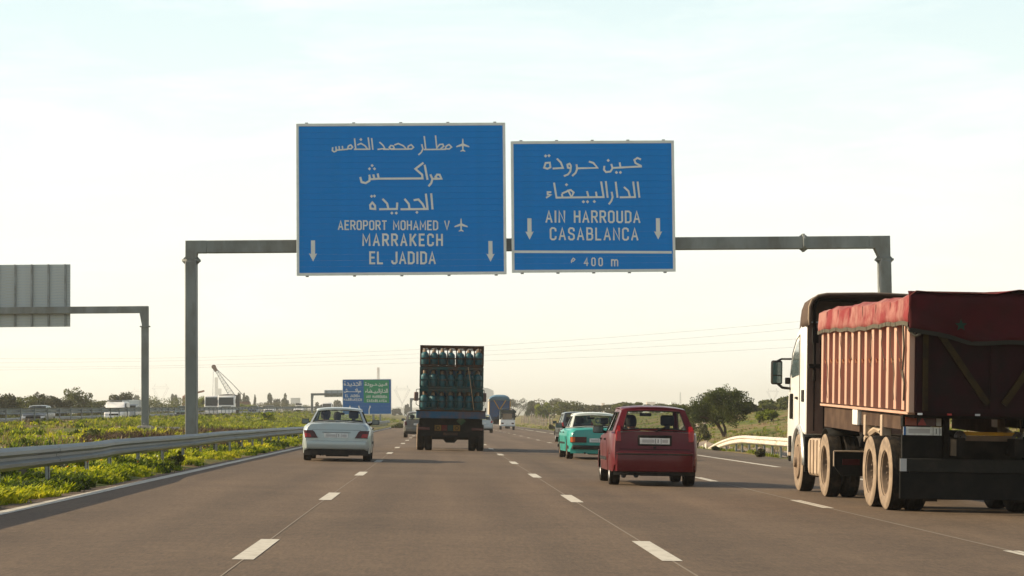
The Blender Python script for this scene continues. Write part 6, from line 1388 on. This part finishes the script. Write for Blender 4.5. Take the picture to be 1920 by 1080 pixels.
def van():
    X, Y = on(213, 200); z0 = gz(X, Y); t = thing('van', 'white oncoming van with roof rack and pale crates behind, far left', 'van', (X, Y, z0)); w = .85
    prof = [(0.0, .35), (0.0, .8), (.15, .98), (.75, 1.12), (1.3, 1.75), (1.5, 1.82), (4.2, 1.82), (4.3, 1.7), (4.3, .35)]
    MB().prism(prof, -w, w, 'x').build('body', M['paint_white'], t, bevel=.07)
    MB().hexa([(-w*.86, .80, 1.16), (w*.86, .80, 1.16), (w*.86, .86, 1.15), (-w*.86, .86, 1.15), (-w*.78, 1.26, 1.70), (w*.78, 1.26, 1.70), (w*.78, 1.32, 1.69), (-w*.78, 1.32, 1.69)]).build('windscreen', mat('windscreen_dark', (.015, .02, .02), .12, spec=.3), t)
    MB().box(-w*.98, w*.98, -.06, .1, .38, .56).build('bumper', M['paint_white'], t, bevel=.03); MB().box(-w*.9, w*.9, -.02, .02, .2, .4).build('air_dam', M['black'], t)
    MB().box(-.4, .4, -.015, .01, .62, .78).build('grille', M['black'], t)
    for s_ in (-1, 1):
        MB().box(s_*.64-.14, s_*.64+.14, -.02, .1, .62, .80).build('headlight', M['clear_lens'], t, bevel=.02)
        MB().box(s_*1.0-.09, s_*1.0+.09, .95, 1.02, 1.15, 1.38).build('wing_mirror', M['black'], t, bevel=.02)
        MB().prism([(1.0, 1.15), (1.38, 1.68), (1.95, 1.68), (1.95, 1.15)], min(s_*(w-.01), s_*(w+.008)), max(s_*(w-.01), s_*(w+.008)), 'x').build('side_window', M['black'], t)
        for y in (.8, 3.5): wheel(t, s_*.75, y, .3, .19, s_, 'rim')
    b = MB(); [b.bar((-.8, y, 1.95), (.8, y, 1.95), .03) for y in (1.4, 2.2, 3.0, 3.8)]; [b.bar((s_*.78, 1.2, 1.99), (s_*.78, 4.1, 1.99), .03) for s_ in (-1, 1)]; [b.bar((s_*.78, y, 1.82), (s_*.78, y, 1.98), .025) for s_ in (-1, 1) for y in (1.4, 3.0, 3.9)]; b.build('roof_rack', M['galv'], t)
    c = thing('pickup_truck', 'pickup with a pale slatted crate load just behind the white van', 'truck', (on(238, 207)[0], 207, gz(on(238, 207)[0], 207)))
    MB().box(-.8, .8, 0, 4.4, .5, 1.0).build('body', M['paint_silver2'], c, bevel=.04); MB().box(-.75, .75, 1.0, 2.2, 1.0, 1.6).build('cab', M['paint_silver2'], c, bevel=.08); MB().box(-.65, .65, .98, 1.0, 1.1, 1.5).build('windscreen', M['glass_dark'], c)
    for k in range(5): MB().box(-.78, .78, 2.4, 2.45, 1.05+k*.2, 1.2+k*.2).build('crate_slat', M['sign_text'], c)
    MB().box(-.78, .78, 2.46, 4.3, 1.02, 2.02).build('load', M['sign_back'], c)
    for s_ in (-1, 1):
        for y in (.8, 3.5): wheel(c, s_*.7, y, .31, .2, s_, 'rim')
van()
def lorry_front(label, u, Y, w=2.4, h=3.25, L_=8, tarp=False, top=None, roofc='paint_white', name='lorry', group=None):
    X, Y = on(u, Y); z0 = gz(X, Y); t = thing(name, label, 'lorry', (X, Y, z0), group=group); hw = w/2
    ws = bpy.data.materials['windscreen_dark']
    ch = h if not tarp else h-.12
    MB().prism([(0, .5), (0, 1.5), (.18, ch-.15), (.35, ch), (2.0, ch), (2.0, .5)], -hw, hw, 'x').build('cab', M['cab_white'], t, bevel=.08)
    MB().hexa([(-hw*.88, -.01, 1.65), (hw*.88, -.01, 1.65), (hw*.88, .06, 1.65), (-hw*.88, .06, 1.65), (-hw*.86, .14, ch-.28), (hw*.86, .14, ch-.28), (hw*.86, .2, ch-.28), (-hw*.86, .2, ch-.28)]).build('windscreen', ws, t)
    b = MB(); [b.box(-hw*.55, hw*.55, -.02, .0, .95+k*.14, 1.03+k*.14) for k in range(4)]; b.build('grille', M['black'], t)
    MB().box(-hw, hw, -.06, .1, .45, .8).build('bumper', M['paint_white'], t, bevel=.03)
    for s_ in (-1, 1):
        MB().box(s_*hw*.8-.18, s_*hw*.8+.18, -.07, -.05, .55, .72).build('headlight', M['clear_lens'], t)
        MB().box(s_*(hw+.2)-.1, s_*(hw+.2)+.1, .1, .2, 1.9, 2.5).build('wing_mirror', M['black'], t, bevel=.03)
        MB().box(-.0, .0001, 0, .0001, 0, .0001) if False else None
        for y in (1.2, L_-2.2, L_-1.0): wheel(t, s_*(hw-.2), y, .5, .3, s_, 'rim_dusty', spokes=0)
    MB().box(-hw*.5, hw*.5, .6, L_, .7, 1.0).build('chassis', M['chassis'], t)
    if tarp:
        dm = mat('load_cover_dark', (.06, .055, .045), .8, var=.3)
        rows = [[(x_*hw*1.06, y, (h-.02 if abs(x_) < .99 else 1.3)+.12*(1-x_*x_)) for x_ in (-1.15, -1.0, -.9, -.5, 0, .5, .9, 1.0, 1.15)] for y in np.linspace(2.2, L_, 5)]
        MB().grid(rows).build('cover', dm, t, solid=.03); MB().box(-hw, hw, 2.15, 2.2, 1.1, h).build('front_board', dm, t)
    else: MB().box(-hw, hw, 2.3, L_, 1.1, h-.3).build('box', M['paint_white'], t, bevel=.03)
    return t
lorry_front('white oncoming lorry, left one of the two side by side', 398, 338, 2.35, 3.2)
lorry_front('white oncoming lorry with dark covered load, right one of the two side by side', 424, 328, 2.45, 3.15, tarp=True)
lorry_front('small distant white lorry seen above the silver sedan roof', 613, 560, 2.4, 2.9)
def roofload():
    X, Y = on(559, 432); tag(MB().prism([(-.6, 0), (.6, 0), (.5, .3), (-.45, .35)], 0, 1.4).build('bundle', M['canvas'] if 'canvas' in M else M['interior'], None, loc=(X, Y+1.6, gz(X, Y)+1.62)), 'dark bundle on the roof of the white oncoming estate car', 'bundle')
roofload()

# ------------------------------------------------------------------ far things
def lattice(b, A, B, w0, w1, n, r):
    """square lattice boom from A to B"""
    A = Vector(A); B = Vector(B); d = (B-A).normalized(); u = Vector((0, 1, 0)); s = d.cross(u).normalized(); P = []
    for k in range(n+1):
        c = A.lerp(B, k/n); w = w0+(w1-w0)*k/n; P.append([c+s*w*i/2+u*w*j/2 for i, j in ((-1, -1), (1, -1), (1, 1), (-1, 1))])
    for k in range(n):
        for i in range(4):
            b.cyl(P[k][i], P[k+1][i], r, 4, caps=False); b.cyl(P[k][i], P[k+1][(i+1) % 4], r*.6, 3, caps=False); b.cyl(P[k][i], P[k][(i+1) % 4], r*.6, 3, caps=False)
def crane():
    Y = 600; foot = at(447, 745, Y); tip = at(403, 690, Y); g = gz(foot.x, Y); t = thing('crane', 'crawler crane with thin lattice boom rising behind the oncoming lorries', 'crane', (foot.x, Y, g)); R = Vector((foot.x, Y, g))
    b = MB(); b.bar((0, 0, 1.5), at(446, 752, Y)-R, 1.6, 1.6) if False else None; lattice(b, at(456, 775, Y)-R, at(405, 694, Y)-R, 2.0, .5, 16, .05); b.build('boom', M['galv'], t)
    rd = mat('boom_head_brown', (.16, .08, .05), .7); b = MB(); b.bar(at(406, 696, Y)-R, at(399.5, 686, Y)-R, .9, .9); b.cyl(tip-R+Vector((-.3, -.5, .3)), tip-R+Vector((-.3, .5, .3)), .6, 10); b.build('boom_head', rd, t)
    b = MB(); b.tube([at(404, 690, Y)-R, at(434, 718, Y)-R, at(470, 756, Y)-R], .07, 4); b.tube([at(400, 688, Y)-R, at(399, 745, Y)-R], .04, 4); b.build('cable', M['chassis'], t)
    h = foot.z-g; MB().box(-1, 3, -1.6, 1.6, 1.2, 3.6).build('crane_house', rd, t, bevel=.1); MB().box(-2.5, 4, -2.2, -1.2, 0, 1.2).build('track', M['chassis'], t, bevel=.3); MB().box(-2.5, 4, 1.2, 2.2, 0, 1.2).build('track', M['chassis'], t, bevel=.3)
crane()
def small_crane():
    Y = 640; p = at(348, 760, Y); g = gz(p.x, Y); t = thing('machine', 'small reddish machine with a raised arm beside the near gantry post, far off', 'machine', (p.x, Y, g)); R = Vector((p.x, Y, g)); rd = mat('machine_red', (.35, .16, .10), .6)
    MB().bar(at(346, 742, Y)-R, at(383, 733, Y)-R, .9, .5).build('arm', rd, t); MB().box(-.8, .8, -.8, .8, 0, (at(346, 742, Y)-R).z).build('mast', rd, t, bevel=.1)
small_crane()
def block(name, label, u0, u1, vt, Y, m, depth=12, cat='building', wins=(0, 0), base=None, roof=None):
    a = at(u0, vt, Y); b_ = at(u1, vt, Y); g = gz((a.x+b_.x)/2, Y)-1; R = Vector(((a.x+b_.x)/2, Y, g)); t = thing(name, label, cat, R); w = (b_.x-a.x)/2; h = a.z-g
    MB().box(-w, w, 0, depth, 0, h).build('wall', m, t)
    MB().box(-w-.15, w+.15, -.15, depth+.15, h, h+.35).build('roof', roof or m, t)
    nx, nz_ = wins
    for i in range(nx):
        for j in range(nz_):
            x = -w+2*w*(i+.5)/nx; z_ = h*(1-(j+.6)/(nz_+.3)); MB().box(x-w/nx*.35, x+w/nx*.35, -.06, -.005, z_-.6, z_+.5).build('window', bpy.data.materials['windscreen_dark'], t)
    return t
PALE = mat('pale_wall', (.55, .55, .52), .8, var=.08, vscale=.3); GREYC = mat('tower_concrete', (.32, .36, .38), .85, var=.1, vscale=.2); WHT = mat('white_wall', (.8, .78, .72), .8); ORG = mat('ochre_wall', (.5, .36, .26), .85)
t = block('factory_tower', 'tall pale grey industrial tower far behind the crane', 402.5, 408, 708, 4300, GREYC, 8, 'tower', (1, 6)); 
block('factory_building', 'pale grey block beside the tall industrial tower', 408.3, 414.5, 729, 4302, GREYC, 10, wins=(1, 2))
block('far_building', 'low grey building left of the small far gantry', 545, 561, 747, 1700, PALE, 14, wins=(4, 2))
block('far_building', 'white house beyond the trees between the far sign and the gas bottle lorry, left one', 743, 750, 763.5, 2300, WHT, 10, wins=(2, 1)); block('far_building', 'white house nearest the gas bottle lorry, below the pylon', 757, 764, 770.5, 1000, WHT, 8, wins=(2, 1)); block('far_building', 'flat white shed touching the left side of the gas bottle lorry', 767, 776, 771, 950, WHT, 8, wins=(2, 1))
block('far_building', 'pinkish white building above the red car roof, left one', 1213, 1229, 754, 3000, ORG, 12, wins=(3, 2)); block('far_building', 'small white building above the red car roof, right one', 1258, 1268, 754.5, 3000, WHT, 12, wins=(2, 2)); block('far_building', 'white house far behind the acacia, right of its crown', 1394, 1400, 757, 1900, WHT, 10, wins=(1, 1))
block('far_building', 'tiny ochre building left of the red car on the skyline', 1129, 1134, 756, 2600, ORG, 8)
def chimney():
    Y = 4300; p = at(709.3, 689, Y); g = gz(p.x, Y)-1; t = thing('chimney', 'tall grey factory chimney far behind the blue and green sign', 'chimney', (p.x, Y, g)); h = p.z-g
    MB().cyl((0, 0, 0), (0, 0, h-7), 3.4, 16, 2.5).build('shaft', mat('chimney_grey', (.14, .12, .11), .9), t, smooth=True); MB().cyl((0, 0, h-7.01), (0, 0, h), 2.7, 16, 2.6).build('chimney_cap', mat('chimney_band', (.22, .15, .13), .9), t, smooth=True)
    for k in range(5): MB().cyl((0, 0, h*(.3+.13*k)), (0, 0, h*(.3+.13*k)+.8), 3.3-.15*k*1.2, 16).build('ring', GREYC, t)
chimney()
def hillblock():
    Y = 2600; pts = [(902, 722), (908, 727), (914, 727.5), (920, 730), (925.5, 733), (926, 800)]
    a = [at(u, v, Y) for u, v in pts]; g = gz(a[0].x, Y)-1; R = Vector((a[0].x, Y, g)); t = thing('silo_building', 'hazy grey blue building mass right behind the gas bottle lorry', 'building', R)
    poly = [(p.x-R.x, max(0, p.z-g)) for p in a]+[(-14, 0), (-14, a[0].z-g-2)]
    MB().prism(poly, 0, 25).build('wall', GREYC, t)
hillblock()
def pylon(label, u, vt, Y, k=1.0):
    p = at(u, vt, Y); g = gz(p.x, Y); H = p.z-g+.5; t = thing('pylon', label, 'pylon', (p.x, Y, g), group='electricity pylons'); b = MB(); r = .10*k
    w0 = H*.075; zw = H*.42; zt = H*.62
    def ring(z_, w): return [Vector((i*w, j*w, z_)) for i, j in ((-1, -1), (1, -1), (1, 1), (-1, 1))]
    lv = [(0, w0), (H*.14, w0*.78), (H*.27, w0*.55), (zw, w0*.25)]
    for (za, wa), (zb, wb) in zip(lv[:-1], lv[1:]):
        A, B = ring(za, wa), ring(zb, wb)
        for i in range(4): b.cyl(A[i], B[i], r, 4, caps=False); b.cyl(A[i], B[(i+1) % 4], r*.6, 3, caps=False); b.cyl(A[(i+1) % 4], B[i], r*.6, 3, caps=False); b.cyl(B[i], B[(i+1) % 4], r*.6, 3, caps=False)
    b.build('tower', M['galv'], t); b = MB(); W1 = H*.20; zt = H*.86
    for s_ in (-1, 1):
        pts = [(0, 0, zw), (s_*W1*.55, 0, H*.68), (s_*W1, 0, zt)]; pts2 = [(s_*.6, 0, zw+.5), (s_*W1*.85, 0, H*.68), (s_*W1*1.25, 0, zt)]
        b.tube(pts, r, 4); b.tube(pts2, r, 4)
        for q in np.linspace(0, 1, 7):
            f = lambda P_, q_: Vector(P_[0]).lerp(Vector(P_[1]), q_*2) if q_ < .5 else Vector(P_[1]).lerp(Vector(P_[2]), q_*2-1)
            b.cyl(f(pts, q), f(pts2, min(1, q+.12)), r*.6, 3, caps=False)
        b.tube([(s_*W1*1.25, 0, zt), (s_*W1*1.35, 0, zt-.02*H), (s_*W1*1.0, 0, zt+.05*H), (s_*W1*.8, 0, H)], r*.8, 4)
    b.tube([(-W1, 0, zt), (W1, 0, zt)], r, 4); b.tube([(-W1*.9, 0, zt+.05*H), (W1*.9, 0, zt+.05*H)], r*.8, 4)
    b.tube([(-W1*.8, 0, H), (-W1*.9, 0, zt+.05*H)], r, 4); b.tube([(W1*.8, 0, H), (W1*.9, 0, zt+.05*H)], r, 4)
    b.build('crossarm', M['galv'], t)
pylon('lattice pylon on the skyline just left of the gas bottle lorry', 754, 724, 2000); pylon('lattice pylon right of the left gantry post', 301, 720, 2500); pylon('lattice pylon left of the left gantry post', 261.5, 727, 2900); pylon('lattice pylon on the right, beside the lorry mirror', 1448.5, 729, 2400); pylon('tiny distant pylon right of the lattice pylon by the gantry', 330, 742, 3600)
def mast():
    Y = 3000; p = at(1275.5, 735, Y); g = gz(p.x, Y); t = thing('radio_mast', 'thin radio mast on the skyline above the red car roof', 'mast', (p.x, Y, g)); b = MB(); lattice(b, (0, 0, 0), (0, 0, p.z-g), 2.4, .8, 12, .2); b.build('tower', M['galv'], t)
mast()
def wires():
    cab = mat('cable_dark', (.06, .055, .05), .7)
    W_ = [([(-300, 667), (0, 669), (347, 672), (560, 666), (760, 657), (1000, 642), (1420, 609), (1750, 578)], 'uppermost overhead power line crossing the sky'), ([(-300, 683), (0, 679), (347, 674), (760, 669), (1000, 653), (1420, 620), (1750, 590)], 'second overhead power line from the top'),
          ([(-300, 684), (0, 686), (347, 686.7), (560, 681), (760, 671), (1000, 661), (1420, 640), (1750, 622)], 'third overhead power line from the top'), ([(-300, 698), (0, 693), (347, 688), (760, 683), (1000, 674), (1420, 653), (1750, 634)], 'lowest overhead power line, running just above the far sign')]
    for pts, lb in W_:
        us = np.array([p[0] for p in pts]); vs = np.array([p[1] for p in pts]); q = np.linspace(-300, 1750, 42); c = np.polyfit(us, vs, 3); P3 = [at(u, float(np.polyval(c, u)), 820-.18*u) for u in q]
        o = MB().tube(P3, .022, 5).build('power_cable', cab, None, smooth=True); tag(o, lb, 'power line', 'overhead power lines')
wires()
